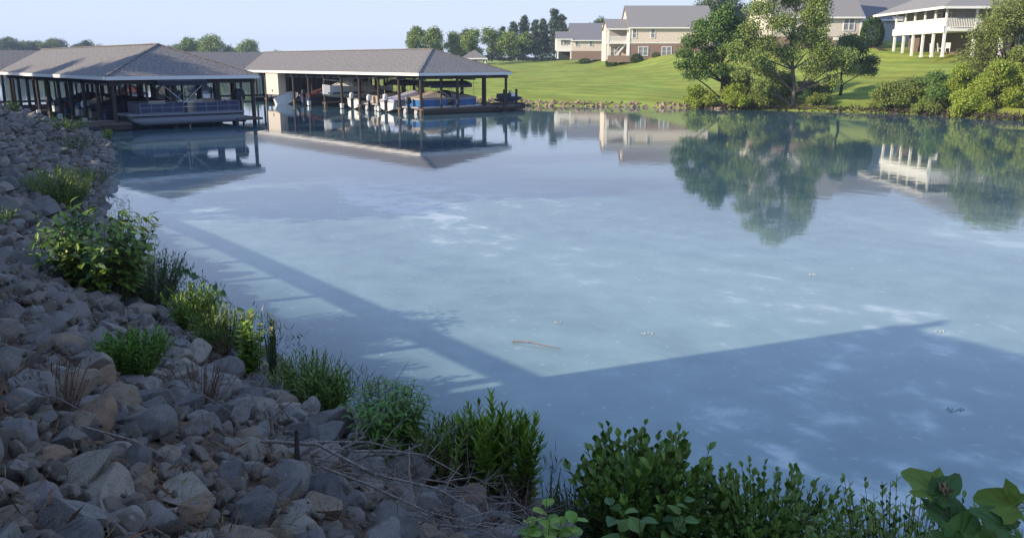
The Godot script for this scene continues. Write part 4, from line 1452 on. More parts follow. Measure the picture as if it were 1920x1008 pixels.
func far_land(x: float, d: float) -> float:
	return -1.2 + 1.8 * smoothstep(275, 300, d + (x + 100) * 0.0) * smoothstep(-50, -75, x) + 3.0 * smoothstep(330, 460, d) * smoothstep(-60, -150, x) + 5.0 * smoothstep(-230, -290, x) * smoothstep(350, 430, d)

func t_bush(called: String, label: String, at: Vector3, r: float, high: float) -> void:
	var o := thing(called, label, "shrub", at, 0.0, "clipped shrubs by the houses")
	var b := Build.new()
	var n := int(900 * r * high)
	for k in n:
		var d := dirn()
		var s := R(0.75, 1.2)
		b.col = Color(s, s * R(0.95, 1.1), s)
		var p := Vector3(d.x * r * (1.0 - 0.25 * d.y), (d.y * 0.5 + 0.5) * high, d.z * r * (1.0 - 0.25 * d.y)) * R(0.9, 1.0)
		b.blade(p, (d + dirn() * 0.8).normalized(), (dirn() + Vector3.UP).normalized(), 0.26, 0.16)
	obj("foliage", b, M.clip_leaf, o)
	b = Build.new()
	b.tube([Vector3(0, -0.2, 0), Vector3(0, high * 0.5, 0)], [0.12, 0.08], 6)
	obj("stem", b, M.bark, o)

func far_tree(label: String, at: Vector3, high: float, r: float, lm: Material, group: String) -> void:
	var cl := auto_clumps(12, r * 0.72, high * 0.28, high * 0.88, r * 0.42, func(tt): return 0.35 + 0.8 * sin(PI * clampf(tt * 0.82 + 0.16, 0, 1)))
	tree("broadleaf_tree", label, at, [Vector3.ZERO, Vector3(0.1, high * 0.3, 0), Vector3(-0.1, high * 0.6, 0), Vector3(0, high * 0.85, 0)], 0.24, cl, int(30 * r * high) + 200, 5, 0.5, lm, M.bark, group)

# ------------------------------------------------------------------ the near bank's plants and dead wood
func on_bank(x: float, d: float, up := 0.0) -> Vector3:
	return P(x, maxf(bank(x, d), 0.0) + up, d)

func branch(called: String, label: String, pts: Array, r: float, twigs: int, m: Material, group := "") -> void:
	var o := thing(called, label, "branch", pts[0], 0.0, group)
	var b := Build.new()
	var local := []
	var rr := []
	for k in pts.size():
		local.append(pts[k] - pts[0] + (Vector3(R(-1, 1), R(-1, 1), R(-1, 1)) * r * 1.3 if k > 0 else Vector3.ZERO))
		rr.append(lerpf(r, r * 0.4, float(k) / (pts.size() - 1)))
	b.tube(local, rr, 7)
	obj("limb", b, m, o)
	if twigs:
		b = Build.new()
		for k in twigs:
			var t := R(0.2, 0.98) * (local.size() - 1)
			var a: Vector3 = local[int(t)].lerp(local[mini(int(t) + 1, local.size() - 1)], fposmod(t, 1.0))
			var main: Vector3 = (local[-1] - local[0]).normalized()
			var d := (dirn() + main * 0.8 + Vector3.UP * 0.35).normalized()
			var l := R(0.1, 0.42)
			var e := a + d * l
			b.tube([a, a.lerp(e, 0.5) + dirn() * 0.03, e], [r * 0.4, r * 0.28, r * 0.12], 5)
			if R() < 0.6:
				var f := (d + dirn() * 0.8).normalized()
				b.tube([a.lerp(e, 0.55), a.lerp(e, 0.55) + f * l * 0.5], [r * 0.25, r * 0.1], 4)
		obj("twig", b, m, o)

func lobed_leaf(seed_: int) -> ArrayMesh:  # a broad five-lobed leaf about one metre long, to be scaled
	var r := RandomNumberGenerator.new()
	r.seed = seed_
	var b := Build.new()
	var rim := []
	var spec := [[-172, 0.16], [-150, 0.34], [-128, 0.5], [-118, 0.42], [-98, 0.5], [-70, 0.68], [-56, 0.52], [-40, 0.6], [-22, 0.78], [-8, 0.92], [0, 1.0]]
	var full := []
	for q in spec:
		full.append(q)
	for k in range(spec.size() - 2, -1, -1):
		full.append([-spec[k][0], spec[k][1]])
	for q in full:
		var a := deg_to_rad(q[0] + r.randf_range(-4, 4))
		var l: float = q[1] * r.randf_range(0.92, 1.08) * 0.6
		rim.append(Vector3(sin(a) * l, 0, -cos(a) * l - 0.35))
	var mid := Vector3(0, -0.02, -0.35)
	for k in rim.size():
		rim[k].y = 0.12 * pow(absf(rim[k].x) * 2.0, 1.3) - 0.22 * pow(maxf(0, -rim[k].z - 0.35), 1.6) + r.randf_range(-0.03, 0.03)
	for k in [3, 5, 8, 10, 12, 15, 17]:
		var tip: Vector3 = rim[k].lerp(mid, 0.08) + Vector3(0, 0.006, 0)
		var foot := Vector3(0, 0.008, -0.06) if k != 10 else Vector3(0, 0.008, 0.0)
		var turn := (tip - foot).cross(Vector3.UP).normalized() * 0.008
		var mm := mid.lerp(rim[k], 0.5) + Vector3(0, 0.03, 0)
		b.col = Color(1.7, 1.5, 1.6)
		b.quad(foot - turn, foot + turn, mm + turn * 0.7, mm - turn * 0.7)
		b.quad(mm - turn * 0.7, mm + turn * 0.7, tip + turn * 0.3, tip - turn * 0.3)
	for k in rim.size():
		var shade := r.randf_range(0.85, 1.12)
		b.col = Color(shade * r.randf_range(0.9, 1.2), shade, shade)
		var a: Vector3 = rim[k]
		var e: Vector3 = rim[(k + 1) % rim.size()]
		var am := mid.lerp(a, 0.5) + Vector3(0, 0.02, 0)
		var em := mid.lerp(e, 0.5) + Vector3(0, 0.02, 0)
		b.tri(mid, em, am)
		b.quad(am, em, e, a)
	return b.done()

func build_plants() -> void:
	rng.seed = 51
	var willow := leafy(0.115, 0.172, 0.036)
	var lime := leafy(0.135, 0.215, 0.03)
	var deep := leafy(0.06, 0.105, 0.035)
	var mid := leafy(0.1, 0.16, 0.034)
	var grey := leafy(0.075, 0.11, 0.055)
	var narrow := [0.0, 0.75, 1.0, 0.6, 0.0]
	var broad := [0.0, 0.85, 1.0, 0.88, 0.35, 0.0]
	var g := "wild plants growing through the rocks"
	var mats_mid := []
	for q in [[0.05, 0.105, 0.03], [0.065, 0.125, 0.03], [0.085, 0.14, 0.03], [0.042, 0.09, 0.034]]:
		mats_mid.append(leafy(q[0], q[1], q[2]))
	var mats_deep := []
	for q in [[0.032, 0.075, 0.022], [0.042, 0.09, 0.022], [0.055, 0.105, 0.024], [0.03, 0.065, 0.026]]:
		mats_deep.append(leafy(q[0], q[1], q[2]))
	var round_leaf := [0.12, 0.68, 0.98, 1.0, 0.62, 0.0]
	var mats_alder := []
	for q in [[0.1, 0.178, 0.034], [0.12, 0.2, 0.034], [0.15, 0.23, 0.036], [0.082, 0.145, 0.036]]:
		mats_alder.append(leafy(q[0], q[1], q[2]))
	# left side, far to near
	stems("weed_clump", "small dark weed clump on the far rocks below the gangway", "plant", on_bank(-24.2, 45.6), 30, 0.9, 1.5, 16, 0.2, 0.07, deep, {"group": g})
	stems("weed_clump", "sunlit yellow-green weed at the far waterline by the end of the gangway", "plant", on_bank(-23.6, 49.0), 12, 0.8, 0.35, 16, 0.18, 0.08, lime, {"group": g})
	stems("weed_clump", "small sunlit yellow weed on the far crest of the rocks at the left edge", "plant", on_bank(-27.6, 46.8), 8, 0.7, 0.4, 14, 0.2, 0.1, lime, {"group": g})
	stems("weed_clump", "small sunlit weed on the far rocks below the tan boat", "plant", on_bank(-26.0, 48.2), 10, 0.8, 0.5, 14, 0.2, 0.09, lime, {"group": g})
	stems("weed_clump", "dark low weeds among the far rocks above the waterline bend", "plant", on_bank(-20.0, 38.0), 30, 0.7, 1.6, 14, 0.2, 0.06, deep, {"group": g})
	stems("weed_clump", "brownish dark weeds at the waterline above the feathery green bush", "plant", on_bank(-15.6, 30.6), 26, 0.6, 1.2, 14, 0.2, 0.05, grey, {"group": g})
	stems("feathery_bush", "feathery green bush at the waterline halfway along the rocks", "plant", on_bank(-12.7, 23.4), 130, 1.35, 1.05, 28, 0.17, 0.028, willow, {"group": g})
	stems("weed_clump", "low green weeds at the left edge level with the leafy bush", "plant", on_bank(-9.4, 14.6), 22, 0.4, 0.6, 14, 0.14, 0.05, willow, {"group": g})
	stems("pokeweed_bush", "large leafy bush with big pointed sunlit leaves leaning over the water", "plant", on_bank(-6.3, 12.3, -0.05), 80, 1.7, 1.0, 15, 0.26, 0.115, mid, {"group": g, "single": 240, "mats": mats_mid + [lime], "rise": 0.3, "start": 0.3, "thick": 0.014, "dome": 0.75, "shape": [0.0, 0.9, 1.0, 0.6, 0.0]})
	stems("fine_leaved_bush", "fine-leaved dark bush pressed against the water side of the large leafy bush", "plant", on_bank(-5.9, 13.0), 110, 1.15, 0.75, 26, 0.1, 0.03, deep, {"group": g})
	# the vine runner over the water
	var t := thing("vine_runner", "thin vine runner with small heart leaves reaching out over the water", "vine", on_bank(-5.7, 12.9, 0.35))
	var b := Build.new()
	var pts := [Vector3.ZERO, Vector3(0.35, 0.42, 0), Vector3(0.8, 0.3, 0.15), Vector3(1.2, 0.02, 0.3), Vector3(1.42, -0.2, 0.4)]
	b.tube(pts, [0.006, 0.005, 0.005, 0.004, 0.003], 5)
	obj("stem", b, M.stem, t)
	for k in 11:
		b = Build.new()
		var q := 1.0 + k * 0.29
		var at: Vector3 = pts[int(q)].lerp(pts[mini(int(q) + 1, 4)], fposmod(q, 1.0))
		b.leaf(at, (dirn() + Vector3(0.2, -0.5, 0.4)).normalized(), Vector3(R(-0.3, 0.3), 0.7, 0.7).normalized(), 0.13, 0.12, 0.2, 0.2, [0.3, 1.0, 0.9, 0.5, 0.0])
		obj("leaf", b, mats_deep[k % 4], t)
	stems("willow_shoots", "clump of bright willow shoots at the waterline below the vine runner", "plant", on_bank(-4.75, 11.9), 60, 0.9, 0.42, 28, 0.14, 0.032, lime, {"group": g, "stem_mat": M.stem})
	stems("willow_shoots", "finer dull green shoots next to the bright willow shoots, nearer the viewer", "plant", on_bank(-4.05, 11.05), 90, 0.85, 0.5, 26, 0.11, 0.02, willow, {"group": g})
	stems("brown_weeds", "dry reddish-brown weed stems at the foot of the willow shoots", "plant", on_bank(-4.1, 10.5), 40, 0.45, 0.6, 9, 0.07, 0.016, leafy(0.11, 0.07, 0.05, 0.1), {"group": g, "thick": 0.0035, "stem_mat": M.dry})
	var fl := Build.new()
	stems("yellow_sorrel", "light green broad-leaved herb with two orange flower spikes at the waterline", "plant", on_bank(-3.45, 10.4), 13, 1.0, 0.22, 14, 0.17, 0.1, lime, {"group": g, "single": 90, "mats": [lime, leafy(0.1, 0.2, 0.03), leafy(0.13, 0.21, 0.04)], "rise": 0.35, "flower": fl, "bloom": 0.2, "flower_mat": M.orange, "shape": broad, "thick": 0.008})
	fl = Build.new()
	stems("mullein_stalk", "upright mullein-like stalk with pale yellow tip standing against the water", "plant", on_bank(-3.1, 10.2), 10, 1.15, 0.11, 44, 0.1, 0.03, grey, {"group": g, "rise": 0.85, "start": 0.35, "flower": fl, "flower_mat": M.pale_flower, "dome": 0.5, "thick": 0.007})
	stems("brown_weeds", "dry brown weeds around the foot of the mullein-like stalk", "plant", on_bank(-2.95, 10.1), 50, 0.42, 0.5, 9, 0.06, 0.014, leafy(0.1, 0.068, 0.05, 0.1), {"group": g, "thick": 0.0035, "stem_mat": M.dry})
	stems("goldenrod_clump", "sloping clump of grey-green goldenrod right of the mullein-like stalk", "plant", on_bank(-2.45, 9.4), 90, 0.8, 0.5, 26, 0.1, 0.022, willow, {"group": g})
	stems("goldenrod_clump", "short bright goldenrod clump ending the row before the bare twigs", "plant", on_bank(-2.15, 9.0), 60, 0.62, 0.34, 24, 0.12, 0.03, mid, {"group": g})
	stems("fern_clump", "low fresh green ferny clump alone in the middle of the rocks", "plant", on_bank(-3.25, 6.75, 0.12), 110, 0.36, 0.33, 26, 0.075, 0.022, leafy(0.09, 0.18, 0.03), {"group": g, "dome": 0.8})
	stems("brown_weeds", "dark dry brush clump among the rocks below the ferny clump, at left", "plant", on_bank(-2.9, 4.95, 0.03), 60, 0.3, 0.26, 7, 0.05, 0.01, leafy(0.1, 0.062, 0.045, 0.1), {"group": g, "thick": 0.0035, "stem_mat": M.dry, "dome": 0.8})
	stems("brown_weeds", "reddish dry brush right beside the ferny clump", "plant", on_bank(-2.75, 6.9, 0.05), 50, 0.35, 0.35, 7, 0.05, 0.01, leafy(0.11, 0.06, 0.05, 0.1), {"group": g, "thick": 0.0035, "stem_mat": M.dry})
	# bottom, left to right
	stems("smartweed_clump", "dark green clump with drooping pointed leaves right of the dead branches", "plant", on_bank(-1.18, 7.35), 60, 0.95, 0.38, 24, 0.15, 0.045, leafy(0.075, 0.15, 0.03), {"group": g, "droop": 0.5, "rise": 0.35})
	stems("brown_weeds", "thin reddish-brown weeds between the drooping clump and the bright willow", "plant", on_bank(-0.75, 7.1), 60, 0.5, 0.45, 9, 0.06, 0.014, leafy(0.12, 0.06, 0.045, 0.1), {"group": g, "thick": 0.0035, "stem_mat": M.dry})
	stems("thin_shoots", "loose thin green shoots just left of the bright willow bush", "plant", on_bank(-0.62, 7.2), 44, 0.85, 0.36, 26, 0.13, 0.03, willow, {"group": g})
	stems("willow_bush", "bright upright willow bush with two leafy spires at the bottom middle", "plant", on_bank(-0.18, 7.35), 36, 1.12, 0.36, 34, 0.2, 0.045, lime, {"group": g, "rise": 0.6, "dome": 0.35})
	stems("willow_bush", "right-hand narrow willow spire leaning away from the bright willow bush", "plant", on_bank(0.08, 7.3), 10, 1.1, 0.13, 40, 0.19, 0.045, lime, {"group": g, "rise": 0.6, "lean": 0.1, "dome": 0.2})
	stems("brown_weeds", "dark reddish undergrowth below the bright willow bush", "plant", on_bank(-0.05, 6.95), 70, 0.36, 0.5, 9, 0.06, 0.018, leafy(0.085, 0.05, 0.042, 0.1), {"group": g, "thick": 0.0035, "stem_mat": M.dry})
	stems("seed_stalk", "thin dark seed stalks standing against the water right of the willow bush", "plant", on_bank(0.36, 7.45), 7, 0.72, 0.22, 26, 0.035, 0.012, deep, {"group": g, "rise": 0.5, "dome": 0.3})
	stems("grey_weed", "grey-green wispy weed left of the round-leaved bush", "plant", on_bank(0.62, 6.9), 70, 0.7, 0.34, 22, 0.08, 0.022, grey, {"group": g})
	stems("tulip_sapling", "yellow-green sapling with broad notched leaves at the bottom middle", "plant", on_bank(0.28, 5.95, 0.0), 6, 0.62, 0.2, 9, 0.15, 0.15, lime, {"group": g, "single": 60, "mats": [lime, leafy(0.14, 0.23, 0.03), leafy(0.11, 0.2, 0.03)], "rise": 0.25, "shape": [0.25, 0.95, 0.85, 1.0, 0.7, 0.3], "thick": 0.008})
	stems("alder_bush", "large dense bush of rounded dark leaves in the bottom centre", "plant", on_bank(1.2, 6.75, -0.1), 175, 1.58, 0.72, 15, 0.15, 0.105, mid, {"group": g, "single": 300, "mats": mats_alder, "rise": 0.6, "start": 0.3, "shape": round_leaf, "thick": 0.009, "dome": 0.62})
	stems("alder_bush", "lower dense bush of rounded leaves right of the large one at the bottom", "plant", on_bank(2.2, 6.45, -0.1), 170, 1.26, 0.9, 15, 0.115, 0.075, mid, {"group": g, "single": 220, "mats": mats_alder, "rise": 0.62, "shape": round_leaf, "thick": 0.008, "dome": 0.7})
	stems("alder_bush", "small sprig of rounded leaves poking up between the two dense bushes", "plant", on_bank(1.85, 6.7, 0.0), 7, 1.12, 0.14, 16, 0.11, 0.075, mid, {"group": g, "single": 80, "mats": mats_alder, "rise": 0.62, "shape": round_leaf})
	stems("bindweed_vine", "broad heart-shaped vine leaves lying over the front of the round-leaved bush", "vine", on_bank(1.12, 5.95, 0.1), 9, 0.98, 0.42, 6, 0.19, 0.16, mid, {"group": g, "single": 54, "mats": mats_mid, "rise": 0.2, "shape": [0.3, 1.0, 0.9, 0.55, 0.0], "start": 0.35})
	stems("low_shoots", "sparse light green shoots along the bottom edge right of the dense bushes", "plant", on_bank(2.9, 5.4, 0.0), 230, 1.56, 0.85, 16, 0.12, 0.05, willow, {"group": g, "rise": 0.5})
	stems("low_shoots", "loose shoots with narrow leaves at the bottom edge behind the big lobed leaves", "plant", on_bank(3.5, 4.8, 0.0), 150, 1.62, 0.7, 16, 0.12, 0.04, willow, {"group": g, "rise": 0.5})
	# the plane tree saplings with big lobed leaves at the right
	var lobes := []
	for k in 5:
		lobes.append(lobed_leaf(70 + k))
	var big := [leafy(0.06, 0.125, 0.018), leafy(0.085, 0.15, 0.02), leafy(0.1, 0.155, 0.02), leafy(0.045, 0.1, 0.025)]
	for s in [[2.04, 3.55, "plane tree sapling with a folded lobed leaf and a brown bud at the bottom right", [[0.0, 2.5, 0.02, 0.32, 0.5, 2], [-0.08, 2.47, 0.0, 0.26, -0.9, 3], [0.03, 2.4, 0.1, 0.33, -2.6, 0], [0.12, 2.34, 0.06, 0.32, 0.9, 3], [-0.02, 2.28, 0.14, 0.32, -0.6, 0], [0.2, 2.26, 0.1, 0.3, 1.9, 0], [-0.12, 2.2, 0.08, 0.3, 2.6, 1], [0.06, 2.18, 0.16, 0.34, 0.2, 0]]], [2.4, 3.45, "taller plane tree sapling with overlapping lobed leaves cut by the right frame edge", [[0.0, 2.5, 0.0, 0.32, 1.3, 2], [0.12, 2.46, 0.1, 0.36, 0.2, 1], [-0.06, 2.38, 0.05, 0.32, 1.0, 3], [0.05, 2.3, 0.12, 0.36, -0.5, 0], [0.18, 2.4, -0.06, 0.34, -1.6, 0], [-0.08, 2.24, 0.1, 0.34, 0.4, 1], [0.22, 2.7, 0.0, 0.28, 1.2, 3], [0.16, 2.22, 0.0, 0.34, 1.7, 3], [-0.12, 2.16, 0.1, 0.32, 2.4, 0], [0.1, 2.12, 0.16, 0.36, -0.9, 0]]]]:
		var foot := on_bank(s[0] + 0.1, s[1] - 0.35)
		t = thing("plane_sapling", s[2], "sapling", foot)
		b = Build.new()
		var top := P(s[0], s[3][0][1] + 0.03, s[1]) - foot
		b.tube([Vector3.ZERO, Vector3(0.05, top.y * 0.5, top.z * 0.3), top], [0.014, 0.01, 0.005], 6)
		obj("stem", b, M.stem, t)
		for q in s[3]:
			var at := P(s[0] + q[0], q[1], s[1] - q[2]) - foot
			var on := Vector3(0.05, top.y * 0.5, top.z * 0.3).lerp(top, clampf((at.y - top.y * 0.5) / (top.y * 0.5) - 0.1, 0, 1))
			b = Build.new()
			b.tube([on, on.lerp(at, 0.5) + Vector3(0, 0.02, 0), at], [0.0035, 0.003, 0.0025], 5)
			obj("leaf_stalk", b, M.stem, t)
			var lo := MeshInstance3D.new()
			lo.name = "leaf"
			lo.mesh = lobes[rng.randi() % 5]
			lo.material_override = big[q[5]]
			lo.transform = Transform3D(Basis(Vector3.RIGHT, R(0.45, 1.0)) * Basis(Vector3.BACK, R(-0.35, 0.35)) * Basis(Vector3.UP, q[4]) * Basis.from_scale(Vector3(1, 1, 1) * q[3] * 0.86), at)
			t.add_child(lo, true)
		b = Build.new()
		for k in 5:
			b.leaf(top, (dirn() + Vector3.UP * 1.2).normalized(), dirn(), 0.06, 0.045)
		obj("bud", b, M.bud, t)
	var weeds := Build.new()
	for k in 2600:
		var q := 4.0 + 8.5 * R()
		var w0: Vector2 = shore[int(q)]
		var w1: Vector2 = shore[int(q) + 1]
		var p := w0.lerp(w1, fposmod(q, 1.0)) + (w1 - w0).orthogonal().normalized() * -R(-1.0, 0.05)
		if hill_noise.get_noise_2d(p.x * 30, p.y * 30 + 500) < -0.08:
			continue
		var tone := R(0.6, 1.3)
		weeds.col = Color(tone * R(0.8, 1.9), tone, tone * R(0.6, 1.2))
		var up := Vector3(R(-0.6, 0.6), 1, R(-0.6, 0.6)).normalized()
		weeds.blade(on_bank(p.x, p.y, R(-0.02, 0.08)), (up + dirn() * 0.7).normalized(), dirn(), R(0.06, 0.22), R(0.006, 0.022))
	var wo := obj("weed_fringe", weeds, leafy(0.075, 0.105, 0.035))
	tag(wo, "tangle of thin weeds and dry stems along the near waterline", "weeds")
	wo.set_meta("kind", "stuff")
	# dead wood: a heap of bare branches on the rocks
	var heap := "dead branches lying over the rocks"
	branch("dead_branch", "longest pale dead branch running from the grey boulder down to the right", [on_bank(-1.75, 5.35, 0.22), on_bank(-1.35, 5.4, 0.36), on_bank(-0.95, 5.2, 0.36), on_bank(-0.5, 5.2, 0.42), on_bank(-0.2, 5.25, 0.35)], 0.014, 5, M.dead, heap)
	branch("dead_branch", "dead branch crossing above the longest one towards the drooping green clump", [on_bank(-1.3, 6.3, 0.2), on_bank(-1.05, 6.35, 0.33), on_bank(-0.75, 6.5, 0.38), on_bank(-0.45, 6.55, 0.3)], 0.012, 7, M.dead, heap)
	branch("dead_branch", "forked dead branch lifting off the rocks in the middle of the heap", [on_bank(-1.35, 5.9, 0.1), on_bank(-1.1, 5.8, 0.32), on_bank(-0.85, 5.75, 0.44), on_bank(-0.7, 5.85, 0.6)], 0.012, 8, M.dead, heap)
	branch("dead_branch", "dead branch curving along the lower edge of the heap", [on_bank(-1.25, 5.0, 0.3), on_bank(-0.9, 4.85, 0.34), on_bank(-0.55, 4.9, 0.3), on_bank(-0.1, 5.1, 0.32), on_bank(0.15, 5.3, 0.42)], 0.009, 5, M.dead, heap)
	branch("dead_branch", "short dead branch with many twigs beside the standing post stump", [on_bank(-1.4, 5.5, 0.18), on_bank(-1.2, 5.6, 0.4), on_bank(-1.1, 5.8, 0.5)], 0.01, 9, M.dead, heap)
	branch("dead_branch", "dead branch lying level behind the standing post stump", [on_bank(-1.65, 6.2, 0.15), on_bank(-1.2, 6.5, 0.3), on_bank(-0.8, 6.9, 0.28)], 0.01, 8, M.dead, heap)
	branch("dead_branch", "thin dark leafless branch sticking out towards the water above the heap", [on_bank(-1.65, 7.7, 0.1), on_bank(-1.5, 8.0, 0.4), on_bank(-1.25, 8.3, 0.72)], 0.008, 12, M.twig_dark, heap)
	branch("dead_branch", "thin pale dead stick lying over the brown rocks at lower left", [on_bank(-2.4, 4.3, 0.16), on_bank(-2.15, 4.35, 0.17), on_bank(-1.95, 4.4, 0.15)], 0.007, 2, M.dead, heap)
	branch("dead_branch", "long thin straw-coloured stick crossing the rocks at the left edge", [on_bank(-2.95, 4.75, 0.12), on_bank(-2.7, 4.65, 0.16), on_bank(-2.45, 4.6, 0.13)], 0.006, 1, M.dead, heap)
	branch("dead_branch", "thin stick rising slantwise among the rocks below the ferny clump", [on_bank(-2.7, 6.2, 0.2), on_bank(-2.4, 6.0, 0.25), on_bank(-2.1, 5.8, 0.24)], 0.006, 2, M.dead, heap)
	branch("dead_branch", "dead twig fan at the bottom edge right of the heap", [on_bank(-0.5, 5.0, 0.2), on_bank(-0.25, 4.9, 0.3), on_bank(0.1, 5.0, 0.28)], 0.008, 9, M.dead, heap)
	branch("dead_branch", "bleached twiggy branch in the lower right of the heap", [on_bank(-0.6, 6.0, 0.2), on_bank(-0.35, 5.9, 0.33), on_bank(-0.15, 5.7, 0.3)], 0.01, 8, M.dead, heap)
	for k in 22:
		var x := R(-1.45, -0.1)
		var d := 5.1 + (x + 1.4) * 0.35 + R(-0.35, 1.1)
		var a := R(-0.9, 0.9)
		var l := R(0.3, 0.75)
		branch("dead_twig", "thin grey dead twig tangled into the heap of dead branches", [on_bank(x, d, R(0.12, 0.24)), on_bank(x + cos(a) * l * 0.5, d + sin(a) * l * 0.5, R(0.2, 0.36)), on_bank(x + cos(a) * l, d + sin(a) * l, R(0.16, 0.42))], R(0.004, 0.008), 4, M.dead, heap)
	branch("standing_stalk", "leaning bleached dead stalk with thin forked twigs left of the post stump", [on_bank(-1.86, 5.75, -0.05), on_bank(-1.83, 5.75, 0.2), on_bank(-1.77, 5.78, 0.4)], 0.024, 7, M.dead)
	branch("post_stump", "short upright weathered brown post stump among the dead branches", [on_bank(-1.46, 5.2, -0.1), on_bank(-1.46, 5.2, 0.2), on_bank(-1.455, 5.2, 0.42)], 0.032, 0, M.old_wood)
	branch("bare_stake", "thin bare tan stake standing upright below the drooping green clump", [on_bank(-0.83, 6.35, -0.05), on_bank(-0.85, 6.35, 0.2), on_bank(-0.86, 6.35, 0.44)], 0.012, 0, M.pale)
	# floating on the water
	branch("floating_stick", "pale driftwood stick floating on the scummy water in the middle", [P(0.0, 0.02, 13.05), P(0.25, 0.035, 12.98), P(0.55, 0.02, 12.8), P(0.75, 0.03, 12.7)], 0.014, 0, M.dead)
	for q in [[0.8, 14.1, 0.05, "small white foam clump floating above the driftwood stick"], [5.9, 10.3, 0.08, "white foam clump floating near the big lobed leaves at the right"], [7.35, 13.6, 0.07, "thin foam patch floating in the shade at the right"], [6.55, 17.5, 0.06, "tiny white foam dot far out on the open water"], [2.3, 13.5, 0.07, "elongated pale foam patch right of the driftwood stick"]]:
		t = thing("foam_clump", q[3], "foam", P(q[0], 0.004, q[1]))
		b = Build.new()
		for k in 16:
			var c := Vector3(R(-1, 1) * q[2] * 1.5, 0, R(-1, 1) * q[2] * 0.7)
			var rad: float = q[2] * R(0.12, 0.34)
			var rim := []
			for a in 9:
				rim.append(c + Vector3(cos(TAU * a / 9), 0, -sin(TAU * a / 9)) * rad * R(0.7, 1.2))
			for a in 9:
				b.tri(c + Vector3(0, rad * 0.12 + 0.002 * k, 0), rim[a], rim[(a + 1) % 9])
		obj("bubbles", b, M.foam, t)

